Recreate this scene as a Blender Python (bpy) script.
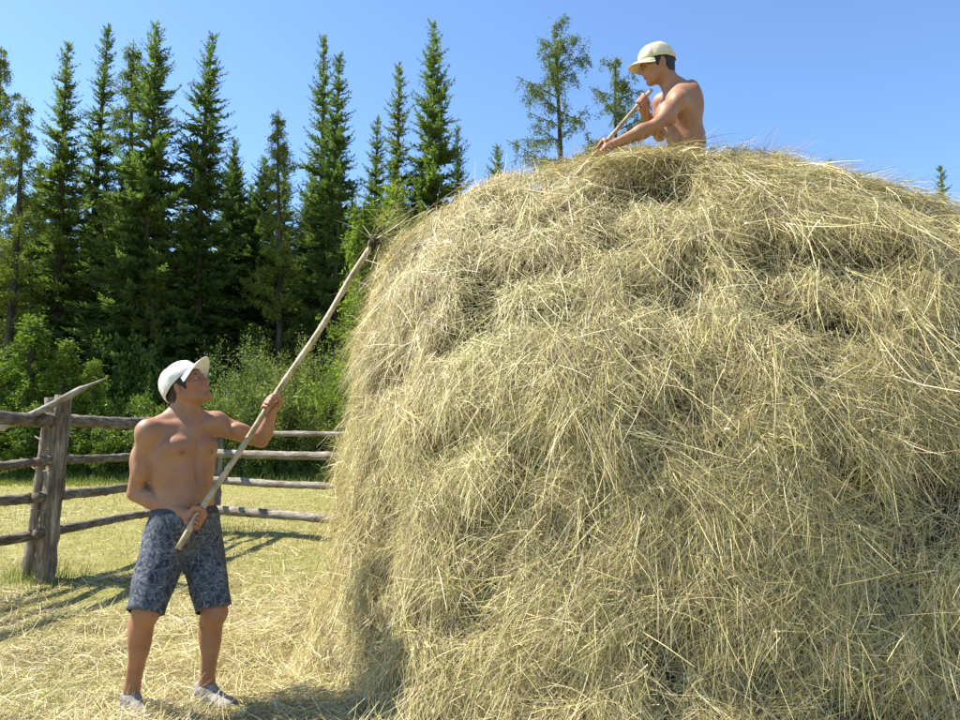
import bpy, math, time
import numpy as np
from mathutils import Vector, Matrix

T0 = time.time()
for o in list(bpy.data.objects):
    bpy.data.objects.remove(o)
scene = bpy.context.scene
COL = scene.collection

# ------------------------------------------------------------------ camera
CAM_H, PITCH, FPX = 1.32, math.radians(6.03), 720.0
cam_data = bpy.data.cameras.new('camera')
cam_data.sensor_width = 36.0
cam_data.lens = 36.0 * FPX / 960.0
cam_data.clip_start = 0.05
cam_data.clip_end = 2000.0
cam = bpy.data.objects.new('camera', cam_data)
cam.location = (0, 0, CAM_H)
cam.rotation_euler = (math.radians(90) + PITCH, 0, 0)
COL.objects.link(cam)
scene.camera = cam

# ------------------------------------------------------------------ light
SUN_EL = math.radians(52)
SUN_AZ = np.array([-0.98, 0.17])          # horizontal direction towards the sun
SUN_AZ = SUN_AZ / np.linalg.norm(SUN_AZ)
world = bpy.data.worlds.new('World')
scene.world = world
world.use_nodes = True
wn = world.node_tree
wn.nodes.clear()
sky = wn.nodes.new('ShaderNodeTexSky')
sky.sky_type = 'NISHITA'
sky.sun_disc = False
sky.sun_elevation = SUN_EL
sky.sun_rotation = math.atan2(SUN_AZ[0], SUN_AZ[1])
sky.altitude = 100.0
sky.air_density = 1.0
sky.dust_density = 0.3
sky.ozone_density = 7.0
bg = wn.nodes.new('ShaderNodeBackground')
bg.inputs['Strength'].default_value = 0.115
wo = wn.nodes.new('ShaderNodeOutputWorld')
wn.links.new(sky.outputs[0], bg.inputs[0])
wn.links.new(bg.outputs[0], wo.inputs[0])
sun_d = bpy.data.lights.new('sun', 'SUN')
sun_d.energy = 5.0
sun_d.angle = math.radians(0.53)
sun_d.color = (1.0, 0.95, 0.86)
sun = bpy.data.objects.new('sun', sun_d)
sd = Vector((SUN_AZ[0] * math.cos(SUN_EL), SUN_AZ[1] * math.cos(SUN_EL), math.sin(SUN_EL)))
sun.rotation_euler = sd.to_track_quat('Z', 'Y').to_euler()
sun.location = (-8, 0, 12)
COL.objects.link(sun)
scene.view_settings.view_transform = 'Standard'
scene.view_settings.look = 'None'
scene.view_settings.gamma = 1.0
scene.view_settings.use_curve_mapping = False
scene.view_settings.exposure = 1.25
scene.render.engine = 'CYCLES'
scene.cycles.max_bounces = 6
scene.cycles.diffuse_bounces = 2
scene.cycles.transmission_bounces = 4
scene.cycles.transparent_max_bounces = 4
scene.cycles.use_denoising = True

rng = np.random.default_rng(7)

# ------------------------------------------------------------------ helpers
def at(px, py, depth):
    """point of the place seen at photo position (px, py), at distance depth in front of the camera"""
    xr, yr = (px - 480) / FPX, (360 - py) / FPX
    ry = math.cos(PITCH) - yr * math.sin(PITCH)
    rz = math.sin(PITCH) + yr * math.cos(PITCH)
    k = depth / ry
    return np.array([xr * k, depth, CAM_H + rz * k])

def unit(v):
    v = np.asarray(v, float)
    return v / np.maximum(np.linalg.norm(v, axis=-1, keepdims=True), 1e-9)

def lerp(a, b, t):
    return a + (b - a) * t

def sstep(a, b, x):
    t = np.clip((x - a) / (b - a), 0, 1)
    return t * t * (3 - 2 * t)

def _hash(ix, iy, iz, seed):
    h = (ix.astype(np.int64) * 73856093) ^ (iy.astype(np.int64) * 19349663) ^ (iz.astype(np.int64) * 83492791) ^ (seed * 2654435761)
    h = (h ^ (h >> 13)) * 1274126177
    h = h & 0x7fffffff
    h = (h ^ (h >> 16)) * 668265263
    return ((h >> 7) & 0xffff) / 65535.0

def vnoise(P, freq=1.0, seed=0):
    """smooth value noise, -1..1"""
    Q = np.asarray(P, float) * freq + 1000.0
    I = np.floor(Q).astype(np.int64)
    F = Q - I
    F = F * F * (3 - 2 * F)
    r = 0
    for dx in (0, 1):
        wx = F[..., 0] if dx else 1 - F[..., 0]
        for dy in (0, 1):
            wy = F[..., 1] if dy else 1 - F[..., 1]
            for dz in (0, 1):
                wz = F[..., 2] if dz else 1 - F[..., 2]
                r = r + wx * wy * wz * _hash(I[..., 0] + dx, I[..., 1] + dy, I[..., 2] + dz, seed)
    return r * 2 - 1

def fbm(P, freq=1.0, oct=3, seed=0):
    r, a = 0, 1.0
    for i in range(oct):
        r = r + a * vnoise(P, freq * 2 ** i, seed + i * 17)
        a *= 0.5
    return r / 1.75

def np_mesh(name, V, F, mat=None, col=None, smooth=True):
    """mesh from numpy arrays; F is one (M,k) array or a list of such arrays"""
    if not isinstance(F, (list, tuple)):
        F = [F]
    F = [np.asarray(f, np.int32) for f in F if len(f)]
    me = bpy.data.meshes.new(name)
    V = np.asarray(V, np.float32)
    me.vertices.add(len(V))
    me.vertices.foreach_set('co', V.ravel())
    loops = np.concatenate([f.ravel() for f in F])
    tot = np.concatenate([np.full(len(f), f.shape[1], np.int32) for f in F])
    start = np.concatenate([[0], np.cumsum(tot)[:-1]]).astype(np.int32)
    me.loops.add(len(loops))
    me.loops.foreach_set('vertex_index', loops)
    me.polygons.add(len(tot))
    me.polygons.foreach_set('loop_start', start)
    me.polygons.foreach_set('loop_total', tot)
    me.polygons.foreach_set('use_smooth', np.full(len(tot), smooth, bool))
    if col is not None:
        c = me.attributes.new('Col', 'FLOAT_COLOR', 'POINT')
        C = np.ones((len(V), 4), np.float32)
        C[:, :3] = col
        c.data.foreach_set('color', C.ravel())
    if mat is not None:
        me.materials.append(mat)
    me.update()
    return me

def link(name, me, parent=None, label=None, cat=None, group=None, kind=None):
    o = bpy.data.objects.new(name, me)
    COL.objects.link(o)
    if parent is not None:
        o.parent = parent
    if label: o['label'] = label
    if cat: o['category'] = cat
    if group: o['group'] = group
    if kind: o['kind'] = kind
    return o

def empty(name, loc=(0, 0, 0), label=None, cat=None, group=None):
    o = link(name, None, None, label, cat, group)
    o.empty_display_size = 0.2
    o.location = tuple(loc)
    return o

def rel(parent, V):
    """mesh coordinates relative to an (unrotated) parent's location"""
    return np.asarray(V) - np.array(parent.location)

def tube(path, radii, seg=12, cap=True, rough=0.0, rfreq=8.0, seed=0, oval=None):
    path = np.asarray(path, float)
    n = len(path)
    radii = np.broadcast_to(np.asarray(radii, float), (n,))
    tan = unit(np.gradient(path, axis=0))
    ref = np.array([0, 0, 1.0]) if abs(tan[n // 2, 2]) < 0.8 else np.array([1.0, 0, 0])
    u = unit(np.cross(tan, ref)); w = np.cross(tan, u)
    a = np.linspace(0, 2 * np.pi, seg, endpoint=False)
    ring = np.cos(a)[None, :, None] * u[:, None, :] + np.sin(a)[None, :, None] * w[:, None, :]
    V = path[:, None, :] + ring * radii[:, None, None]
    if rough > 0:
        nz = fbm(V * np.array([1, 1, 1]), rfreq, 3, seed)
        V = V + ring * (nz * rough)[..., None]
    V = V.reshape(-1, 3)
    i = np.arange(n - 1)[:, None] * seg
    j = np.arange(seg)[None, :]
    j2 = (j + 1) % seg
    Q = np.stack([i + j, i + j2, i + seg + j2, i + seg + j], -1).reshape(-1, 4)
    F = [Q]
    if cap:
        c0, c1 = len(V), len(V) + 1
        V = np.vstack([V, path[0] , path[-1]])
        jj = np.arange(seg)
        F.append(np.stack([np.full(seg, c0), (jj + 1) % seg, jj], -1))
        b = (n - 1) * seg
        F.append(np.stack([np.full(seg, c1), b + jj, b + (jj + 1) % seg], -1))
    return V, F

def merge(parts):
    """join (V, [F...]) pieces"""
    Vs, Q, Tn, off = [], [], [], 0
    for V, F in parts:
        Vs.append(V)
        for f in (F if isinstance(F, (list, tuple)) else [F]):
            if len(f) == 0: continue
            (Q if f.shape[1] == 4 else Tn).append(f + off)
        off += len(V)
    out = []
    if Q: out.append(np.vstack(Q))
    if Tn: out.append(np.vstack(Tn))
    return np.vstack(Vs), out

# ------------------------------------------------------------------ materials
def new_mat(name):
    m = bpy.data.materials.new(name)
    m.use_nodes = True
    nt = m.node_tree
    nt.nodes.clear()
    out = nt.nodes.new('ShaderNodeOutputMaterial')
    return m, nt, out

def nd(nt, t, **kw):
    n = nt.nodes.new(t)
    for k, v in kw.items():
        if k in n.inputs: n.inputs[k].default_value = v
        else: setattr(n, k, v)
    return n

def ramp(nt, src, stops):
    r = nt.nodes.new('ShaderNodeValToRGB')
    el = r.color_ramp.elements
    while len(el) < len(stops): el.new(0.5)
    for e, (p, c) in zip(el, stops):
        e.position = p
        e.color = (*c, 1) if len(c) == 3 else c
    nt.links.new(src, r.inputs[0])
    return r

def leafy(name, colour_socket_fn, trans=0.35, rough=0.6, spec=0.25, tint=(1.0, 1.05, 0.7)):
    m, nt, out = new_mat(name)
    c = colour_socket_fn(nt)
    p = nd(nt, 'ShaderNodeBsdfPrincipled', Roughness=rough)
    p.inputs['Specular IOR Level'].default_value = spec
    nt.links.new(c, p.inputs['Base Color'])
    tr = nd(nt, 'ShaderNodeBsdfTranslucent')
    mx = nd(nt, 'ShaderNodeMix', data_type='RGBA', blend_type='MULTIPLY')
    mx.inputs[0].default_value = 1.0
    nt.links.new(c, mx.inputs[6])
    mx.inputs[7].default_value = (*tint, 1)
    nt.links.new(mx.outputs[2], tr.inputs[0])
    ms = nd(nt, 'ShaderNodeMixShader')
    ms.inputs[0].default_value = trans
    nt.links.new(p.outputs[0], ms.inputs[1])
    nt.links.new(tr.outputs[0], ms.inputs[2])
    nt.links.new(ms.outputs[0], out.inputs[0])
    return m

def attr_col(nt):
    return nd(nt, 'ShaderNodeAttribute', attribute_name='Col').outputs['Color']

def attr_col_object(nt):
    """vertex colour, varied a little from plant to plant"""
    a = attr_col(nt)
    oi = nd(nt, 'ShaderNodeObjectInfo')
    r = ramp(nt, oi.outputs['Random'], [(0, (0.75, 0.82, 0.75)), (0.5, (1.0, 1.0, 1.0)), (1, (1.25, 1.12, 0.9))])
    mx = nd(nt, 'ShaderNodeMix', data_type='RGBA', blend_type='MULTIPLY')
    mx.inputs[0].default_value = 1.0
    nt.links.new(a, mx.inputs[6]); nt.links.new(r.outputs[0], mx.inputs[7])
    return mx.outputs[2]

M = {}
M['hay'] = leafy('dry_hay', attr_col, 0.12, 0.45, 0.4, (1.0, 0.95, 0.7))
M['grass'] = leafy('meadow_grass', attr_col, 0.35, 0.6, 0.3, (1.0, 1.0, 0.5))
M['needles'] = leafy('conifer_needles', attr_col_object, 0.42, 0.6, 0.2, (1.05, 1.15, 0.55))
M['leaves'] = leafy('shrub_leaves', attr_col_object, 0.35, 0.55, 0.3, (1.1, 1.1, 0.4))

def hay_core_mat():
    m, nt, out = new_mat('packed_hay')
    tc = nd(nt, 'ShaderNodeTexCoord')
    mp = nd(nt, 'ShaderNodeMapping')
    mp.inputs['Scale'].default_value = (60, 60, 9)
    nt.links.new(tc.outputs['Object'], mp.inputs[0])
    n1 = nd(nt, 'ShaderNodeTexNoise', Scale=1.0, Detail=6.0, Roughness=0.7)
    n1.inputs['Distortion'].default_value = 1.5
    nt.links.new(mp.outputs[0], n1.inputs[0])
    r = ramp(nt, n1.outputs['Fac'], [(0.3, (0.03, 0.02, 0.014)), (0.5, (0.075, 0.054, 0.032)), (0.7, (0.16, 0.12, 0.07))])  # old brown hay, darkened further to stand in for shade between strands
    p = nd(nt, 'ShaderNodeBsdfPrincipled', Roughness=0.9)
    nt.links.new(r.outputs[0], p.inputs['Base Color'])
    b = nd(nt, 'ShaderNodeBump', Strength=1.0, Distance=0.02)
    nt.links.new(n1.outputs['Fac'], b.inputs['Height'])
    nt.links.new(b.outputs[0], p.inputs['Normal'])
    nt.links.new(p.outputs[0], out.inputs[0])
    return m
M['core'] = hay_core_mat()

def ground_mat():
    m, nt, out = new_mat('mown_meadow')
    tc = nd(nt, 'ShaderNodeTexCoord')
    big = nd(nt, 'ShaderNodeTexNoise', Scale=0.35, Detail=4.0)
    mid = nd(nt, 'ShaderNodeTexNoise', Scale=3.0, Detail=6.0, Roughness=0.65)
    fine = nd(nt, 'ShaderNodeTexNoise', Scale=45.0, Detail=5.0, Roughness=0.7)
    for n in (big, mid, fine): nt.links.new(tc.outputs['Object'], n.inputs[0])
    r1 = ramp(nt, mid.outputs['Fac'], [(0.3, (0.22, 0.205, 0.075)), (0.5, (0.33, 0.285, 0.12)), (0.7, (0.42, 0.36, 0.17))])
    r2 = ramp(nt, fine.outputs['Fac'], [(0.32, (0.45, 0.45, 0.4)), (0.6, (1.1, 1.08, 1.0))])
    mx = nd(nt, 'ShaderNodeMix', data_type='RGBA', blend_type='MULTIPLY')
    mx.inputs[0].default_value = 1.0
    nt.links.new(r1.outputs[0], mx.inputs[6]); nt.links.new(r2.outputs[0], mx.inputs[7])
    g = nd(nt, 'ShaderNodeMix', data_type='RGBA', blend_type='MIX')
    rb = ramp(nt, big.outputs['Fac'], [(0.4, (0, 0, 0)), (0.65, (1, 1, 1))])
    nt.links.new(rb.outputs[0], g.inputs[0])
    nt.links.new(mx.outputs[2], g.inputs[6])
    mg = nd(nt, 'ShaderNodeMix', data_type='RGBA', blend_type='MULTIPLY')
    mg.inputs[0].default_value = 1.0
    nt.links.new(mx.outputs[2], mg.inputs[6]); mg.inputs[7].default_value = (0.88, 0.98, 0.75, 1)
    nt.links.new(mg.outputs[2], g.inputs[7])
    p = nd(nt, 'ShaderNodeBsdfPrincipled', Roughness=0.95)
    p.inputs['Specular IOR Level'].default_value = 0.1
    nt.links.new(g.outputs[2], p.inputs['Base Color'])
    b = nd(nt, 'ShaderNodeBump', Strength=0.8, Distance=0.03)
    nt.links.new(fine.outputs['Fac'], b.inputs['Height'])
    nt.links.new(b.outputs[0], p.inputs['Normal'])
    nt.links.new(p.outputs[0], out.inputs[0])
    return m
M['ground'] = ground_mat()

def wood_mat(name, cols, scale=(30, 30, 4), bump=0.02, rough=0.85, vec='Generated'):
    m, nt, out = new_mat(name)
    tc = nd(nt, 'ShaderNodeTexCoord')
    mp = nd(nt, 'ShaderNodeMapping')
    mp.inputs['Scale'].default_value = scale
    nt.links.new(tc.outputs['Object'], mp.inputs[0])
    n1 = nd(nt, 'ShaderNodeTexNoise', Scale=1.0, Detail=7.0, Roughness=0.65)
    n1.inputs['Distortion'].default_value = 0.6
    nt.links.new(mp.outputs[0], n1.inputs[0])
    n2 = nd(nt, 'ShaderNodeTexNoise', Scale=5.0, Detail=4.0)
    nt.links.new(tc.outputs['Object'], n2.inputs[0])
    r = ramp(nt, n1.outputs['Fac'], [(0.3, cols[0]), (0.52, cols[1]), (0.7, cols[2])])
    r2 = ramp(nt, n2.outputs['Fac'], [(0.35, (0.6, 0.56, 0.5)), (0.6, (1.05, 1.05, 1.05))])
    mx = nd(nt, 'ShaderNodeMix', data_type='RGBA', blend_type='MULTIPLY')
    mx.inputs[0].default_value = 1.0
    nt.links.new(r.outputs[0], mx.inputs[6]); nt.links.new(r2.outputs[0], mx.inputs[7])
    p = nd(nt, 'ShaderNodeBsdfPrincipled', Roughness=rough)
    p.inputs['Specular IOR Level'].default_value = 0.2
    nt.links.new(mx.outputs[2], p.inputs['Base Color'])
    b = nd(nt, 'ShaderNodeBump', Strength=1.0, Distance=bump)
    nt.links.new(n1.outputs['Fac'], b.inputs['Height'])
    nt.links.new(b.outputs[0], p.inputs['Normal'])
    nt.links.new(p.outputs[0], out.inputs[0])
    return m
M['post'] = wood_mat('weathered_post_wood', [(0.05, 0.038, 0.028), (0.27, 0.22, 0.165), (0.5, 0.45, 0.37)], (38, 38, 2.2), 0.03)
M['shaded_rail_bark'] = wood_mat('shaded_rail_bark', [(0.055, 0.043, 0.03), (0.23, 0.19, 0.14), (0.45, 0.40, 0.32)], (26, 10, 60), 0.03)  # bark tones darkened for the shaded side of the receding rails
M['lit_rail_grey'] = wood_mat('sunlit_grey_rail', [(0.09, 0.075, 0.055), (0.29, 0.255, 0.2), (0.46, 0.42, 0.35)], (6, 14, 60), 0.02)  # paler grey, with sunlight on the far panel put into the colour
M['pole'] = wood_mat('smooth_pole_wood', [(0.24, 0.17, 0.09), (0.50, 0.40, 0.24), (0.62, 0.52, 0.34)], (22, 22, 14), 0.004, 0.55)
M['stick'] = wood_mat('grey_stick_wood', [(0.14, 0.125, 0.1), (0.34, 0.31, 0.26), (0.45, 0.42, 0.37)], (14, 40, 40), 0.008, 0.8)
M['bark'] = wood_mat('conifer_bark', [(0.03, 0.024, 0.018), (0.085, 0.068, 0.05), (0.15, 0.125, 0.1)], (9, 9, 1.2), 0.05)
M['binding'] = wood_mat('dark_binding', [(0.015, 0.012, 0.01), (0.05, 0.04, 0.03), (0.09, 0.075, 0.06)], (200, 200, 200), 0.004)

def skin_mat(name, base, deep):
    m, nt, out = new_mat(name)
    tc = nd(nt, 'ShaderNodeTexCoord')
    n1 = nd(nt, 'ShaderNodeTexNoise', Scale=9.0, Detail=4.0)
    n2 = nd(nt, 'ShaderNodeTexNoise', Scale=160.0, Detail=3.0)
    nt.links.new(tc.outputs['Object'], n1.inputs[0]); nt.links.new(tc.outputs['Object'], n2.inputs[0])
    r = ramp(nt, n1.outputs['Fac'], [(0.3, deep), (0.7, base)])
    a = nd(nt, 'ShaderNodeAttribute', attribute_name='Col')
    mx = nd(nt, 'ShaderNodeMix', data_type='RGBA', blend_type='MULTIPLY')
    mx.inputs[0].default_value = 1.0
    nt.links.new(r.outputs[0], mx.inputs[6]); nt.links.new(a.outputs['Color'], mx.inputs[7])
    p = nd(nt, 'ShaderNodeBsdfPrincipled', Roughness=0.55)
    n3 = nd(nt, 'ShaderNodeTexNoise', Scale=38.0, Detail=5.0)
    nt.links.new(tc.outputs['Object'], n3.inputs[0])
    rr3 = ramp(nt, n3.outputs['Fac'], [(0.3, (0.4, 0.4, 0.4)), (0.7, (0.68, 0.68, 0.68))])
    nt.links.new(rr3.outputs[0], p.inputs['Roughness'])
    p.inputs['Specular IOR Level'].default_value = 0.38
    p.inputs['Subsurface Weight'].default_value = 0.12
    p.inputs['Subsurface Radius'].default_value = (0.012, 0.005, 0.003)
    p.inputs['Subsurface Scale'].default_value = 1.0
    nt.links.new(mx.outputs[2], p.inputs['Base Color'])
    b = nd(nt, 'ShaderNodeBump', Strength=0.5, Distance=0.003)
    nt.links.new(n2.outputs['Fac'], b.inputs['Height'])
    nt.links.new(b.outputs[0], p.inputs['Normal'])
    nt.links.new(p.outputs[0], out.inputs[0])
    return m
M['skin'] = skin_mat('tanned_skin', (0.37, 0.19, 0.105), (0.28, 0.13, 0.068))

def plain(name, c, rough=0.7, spec=0.3, noise=0.0, scale=60.0, bump=0.0):
    m, nt, out = new_mat(name)
    p = nd(nt, 'ShaderNodeBsdfPrincipled', Roughness=rough)
    p.inputs['Specular IOR Level'].default_value = spec
    tc = nd(nt, 'ShaderNodeTexCoord')
    n = nd(nt, 'ShaderNodeTexNoise', Scale=scale, Detail=4.0)
    nt.links.new(tc.outputs['Object'], n.inputs[0])
    lo = tuple(x * (1 - noise) for x in c); hi = tuple(min(x * (1 + noise), 1) for x in c)
    r = ramp(nt, n.outputs['Fac'], [(0.3, lo), (0.7, hi)])
    nt.links.new(r.outputs[0], p.inputs['Base Color'])
    if bump:
        b = nd(nt, 'ShaderNodeBump', Strength=0.6, Distance=bump)
        nt.links.new(n.outputs['Fac'], b.inputs['Height'])
        nt.links.new(b.outputs[0], p.inputs['Normal'])
    nt.links.new(p.outputs[0], out.inputs[0])
    return m
M['hair'] = plain('black_hair', (0.014, 0.012, 0.011), 0.5, 0.4, 0.4, 220, 0.004)
M['cap_white'] = plain('white_cotton', (0.72, 0.7, 0.64), 0.85, 0.1, 0.07, 30, 0.003)
M['cap_khaki'] = plain('khaki_cotton', (0.62, 0.55, 0.39), 0.85, 0.1, 0.08, 30, 0.003)
M['stitch_white'] = plain('grey_thread', (0.5, 0.48, 0.43), 0.9, 0.1)
M['stitch_khaki'] = plain('tan_thread', (0.40, 0.34, 0.22), 0.9, 0.1)
M['cap_under'] = plain('visor_lining', (0.34, 0.31, 0.26), 0.9, 0.1, 0.08, 40)
M['shoe'] = plain('light_grey_canvas', (0.24, 0.225, 0.2), 0.85, 0.15, 0.5, 40, 0.003)
M['sole'] = plain('rubber_sole', (0.34, 0.32, 0.29), 0.7, 0.3, 0.15, 40)
M['eye'] = plain('eye_white', (0.55, 0.52, 0.48), 0.25, 0.5)
M['iris'] = plain('dark_iris', (0.015, 0.01, 0.008), 0.15, 0.5)
M['lip'] = plain('lip_skin', (0.32, 0.13, 0.1), 0.5, 0.4, 0.1)
M['nipple'] = plain('nipple_skin', (0.2, 0.085, 0.06), 0.6, 0.3, 0.1)
M['cord'] = plain('dark_cord', (0.05, 0.04, 0.035), 0.7, 0.2)
M['wire'] = plain('rusty_wire', (0.16, 0.12, 0.1), 0.5, 0.5, 0.3)
M['seam'] = plain('dark_seam', (0.02, 0.022, 0.028), 0.9, 0.1)
M['band'] = plain('slate_waistband', (0.06, 0.065, 0.08), 0.9, 0.1, 0.35, 90, 0.003)
M['drawers'] = plain('dark_cloth', (0.05, 0.05, 0.06), 0.9, 0.1, 0.2)

def shorts_mat():
    m, nt, out = new_mat('printed_cloth')
    tc = nd(nt, 'ShaderNodeTexCoord')
    n0 = nd(nt, 'ShaderNodeTexNoise', Scale=16.0, Detail=3.0)
    nt.links.new(tc.outputs['Object'], n0.inputs[0])
    mxv = nd(nt, 'ShaderNodeMix', data_type='RGBA', blend_type='LINEAR_LIGHT')
    mxv.inputs[0].default_value = 0.06
    nt.links.new(tc.outputs['Object'], mxv.inputs[6]); nt.links.new(n0.outputs['Color'], mxv.inputs[7])
    v = nd(nt, 'ShaderNodeTexVoronoi', feature='DISTANCE_TO_EDGE', Scale=24.0)
    nt.links.new(mxv.outputs[2], v.inputs['Vector'])
    w = nd(nt, 'ShaderNodeTexNoise', Scale=30.0, Detail=6.0)
    w.inputs['Distortion'].default_value = 2.5
    nt.links.new(mxv.outputs[2], w.inputs[0])
    r = ramp(nt, v.outputs['Distance'], [(0.02, (0.20, 0.21, 0.235)), (0.12, (0.075, 0.083, 0.1)), (0.35, (0.03, 0.034, 0.044))])
    r2 = ramp(nt, w.outputs['Fac'], [(0.44, (0.025, 0.028, 0.037)), (0.54, (0.065, 0.072, 0.088)), (0.66, (0.24, 0.25, 0.275))])
    mx = nd(nt, 'ShaderNodeMix', data_type='RGBA', blend_type='MIX')
    mx.inputs[0].default_value = 0.6
    nt.links.new(r.outputs[0], mx.inputs[6]); nt.links.new(r2.outputs[0], mx.inputs[7])
    p = nd(nt, 'ShaderNodeBsdfPrincipled', Roughness=0.9)
    p.inputs['Specular IOR Level'].default_value = 0.15
    nt.links.new(mx.outputs[2], p.inputs['Base Color'])
    nt.links.new(p.outputs[0], out.inputs[0])
    return m
M['shorts'] = shorts_mat()

# ------------------------------------------------------------------ ground
def ground_z(P):
    """height of the meadow, flat beyond the fence"""
    P = np.asarray(P, float)
    Q = np.stack([P[..., 0], P[..., 1], np.zeros(P.shape[:-1])], -1)
    near = 1 - sstep(11, 18, np.hypot(P[..., 0], P[..., 1]))
    return near * (0.035 * fbm(Q, 0.9, 2, 3) + 0.018 * vnoise(Q, 3.1, 9))

def build_ground():
    def axis(lo, hi, step, far):
        inner = np.arange(lo, hi + 1e-6, step)
        g, s = [], step
        x = hi
        while x < far:
            s *= 1.35; x += s; g.append(x)
        h, s, x = [], step, lo
        while x > -far:
            s *= 1.35; x -= s; h.append(x)
        return np.concatenate([h[::-1], inner, g])
    xs, ys = axis(-9, 6, 0.1, 700), axis(0, 14, 0.1, 700)
    X, Y = np.meshgrid(xs, ys)
    P = np.stack([X, Y, np.zeros_like(X)], -1)
    P[..., 2] = ground_z(P)
    n, m = X.shape
    i = np.arange(n - 1)[:, None] * m; j = np.arange(m - 1)[None, :]
    Q = np.stack([i + j, i + j + 1, i + m + j + 1, i + m + j], -1).reshape(-1, 4)
    link('ground', np_mesh('ground', P.reshape(-1, 3), Q, M['ground']), kind='structure')
build_ground()

# ------------------------------------------------------------------ haystack
SX, SY, SA, SB, SH = 1.80, 4.95, 2.80, 2.2, 3.11
def stack_surface(th, ph, lump=True):
    c, s = np.cos(th), np.sin(th)
    R = (np.abs(c / SA) ** 2.3 + np.abs(s / SB) ** 2.3) ** (-1 / 2.3)
    r = np.cos(ph) ** (0.62 + 0.075 * sstep(0.2, -0.7, c))
    z = SH * np.sin(ph) ** 0.95
    k = (z / SH) ** 2.5
    foot = 0.07 * np.exp(-z / 0.12) - 0.03 * np.exp(-((z - .8) / .5) ** 2)
    P = np.stack([SX - 0.74 * k + (R * r + foot) * c, SY + 0.22 * (z / SH) + (R * r + foot) * s, z], -1)
    return P

def stack_normal(th, ph):
    e = 2e-3
    a = stack_surface(th + e, ph) - stack_surface(th - e, ph)
    b = stack_surface(th, np.minimum(ph + e, 1.5705)) - stack_surface(th, np.maximum(ph - e, 0.0))
    n = np.cross(a, b)
    return unit(n)

def stack_disp(P):
    """lumps, folds and hollows of the stacked hay"""
    S = P * np.array([1.0, 1.0, 1.35])
    d = 0.09 * fbm(S, 0.95, 2, 21) + 0.06 * fbm(P * np.array([1.0, 1.0, 1.5]), 2.4, 2, 5)
    f = fbm(P * np.array([1.0, 1.0, 1.9]), 2.2, 3, 77)
    d = d - 0.10 * sstep(0.12, 0.5, f) - 0.11 * sstep(0.0, 0.45, fbm(P, 5.5, 2, 31)) - 0.06 * sstep(0.0, 0.4, fbm(P, 11.0, 2, 33))
    top = sstep(0.86, 0.95, P[..., 2] / SH)
    return d * (1 - top) + np.maximum(d, -0.03) * top

STRAW = np.array([[0.50, 0.405, 0.195], [0.42, 0.345, 0.165], [0.57, 0.485, 0.27], [0.40, 0.37, 0.135],
                  [0.33, 0.335, 0.11], [0.29, 0.215, 0.115], [0.24, 0.165, 0.105], [0.62, 0.55, 0.36]])
STRAW = STRAW * np.array([1.15, 1.14, 1.06])
STRAW_W = np.array([.21, .17, .15, .10, .07, .12, .08, .10])

def ribbons(root, direc, normal, length, width, sag, curl, K=3, r=rng):
    """N bent blades: returns V, F(quads)"""
    N = len(root)
    t = np.linspace(0, 1, K + 1)
    side = unit(np.cross(direc, normal + 0.0))
    bend = np.clip(r.normal(0, 1, (N, 1)), -1.6, 1.6) * side + np.clip(r.normal(0, 0.6, (N, 1)), -1, 1) * normal
    P = (root[:, None, :] + direc[:, None, :] * (length[:, None] * t)[..., None]
         + bend[:, None, :] * (curl[:, None] * length[:, None] * (t ** 2)[None, :])[..., None])
    P[..., 2] -= (sag[:, None] * length[:, None] * (t ** 2)[None, :])
    wdir = unit(side + r.normal(0, 0.45, (N, 3)))
    taper = np.array([1.0, 0.95, 0.75, 0.25]) if K == 3 else np.linspace(1, 0.3, K + 1)
    W = wdir[:, None, :] * (width[:, None] * taper * 0.5)[..., None]
    V = np.stack([P - W, P + W], 2).reshape(-1, 3)
    base = np.arange(N)[:, None] * (2 * (K + 1)) + np.arange(K)[None, :] * 2
    F = np.stack([base, base + 1, base + 3, base + 2], -1).reshape(-1, 4)
    return V, F

def pick_straw(N, r, tone, green):
    i = r.choice(len(STRAW), N, p=STRAW_W)
    c = STRAW[i] * (0.62 + 0.70 * r.random((N, 1))) * tone[:, None]
    g = np.array([0.36, 0.38, 0.12])
    c = c * (1 - green[:, None]) + g * green[:, None] * (0.75 + 0.5 * r.random((N, 1)))
    return c

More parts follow.
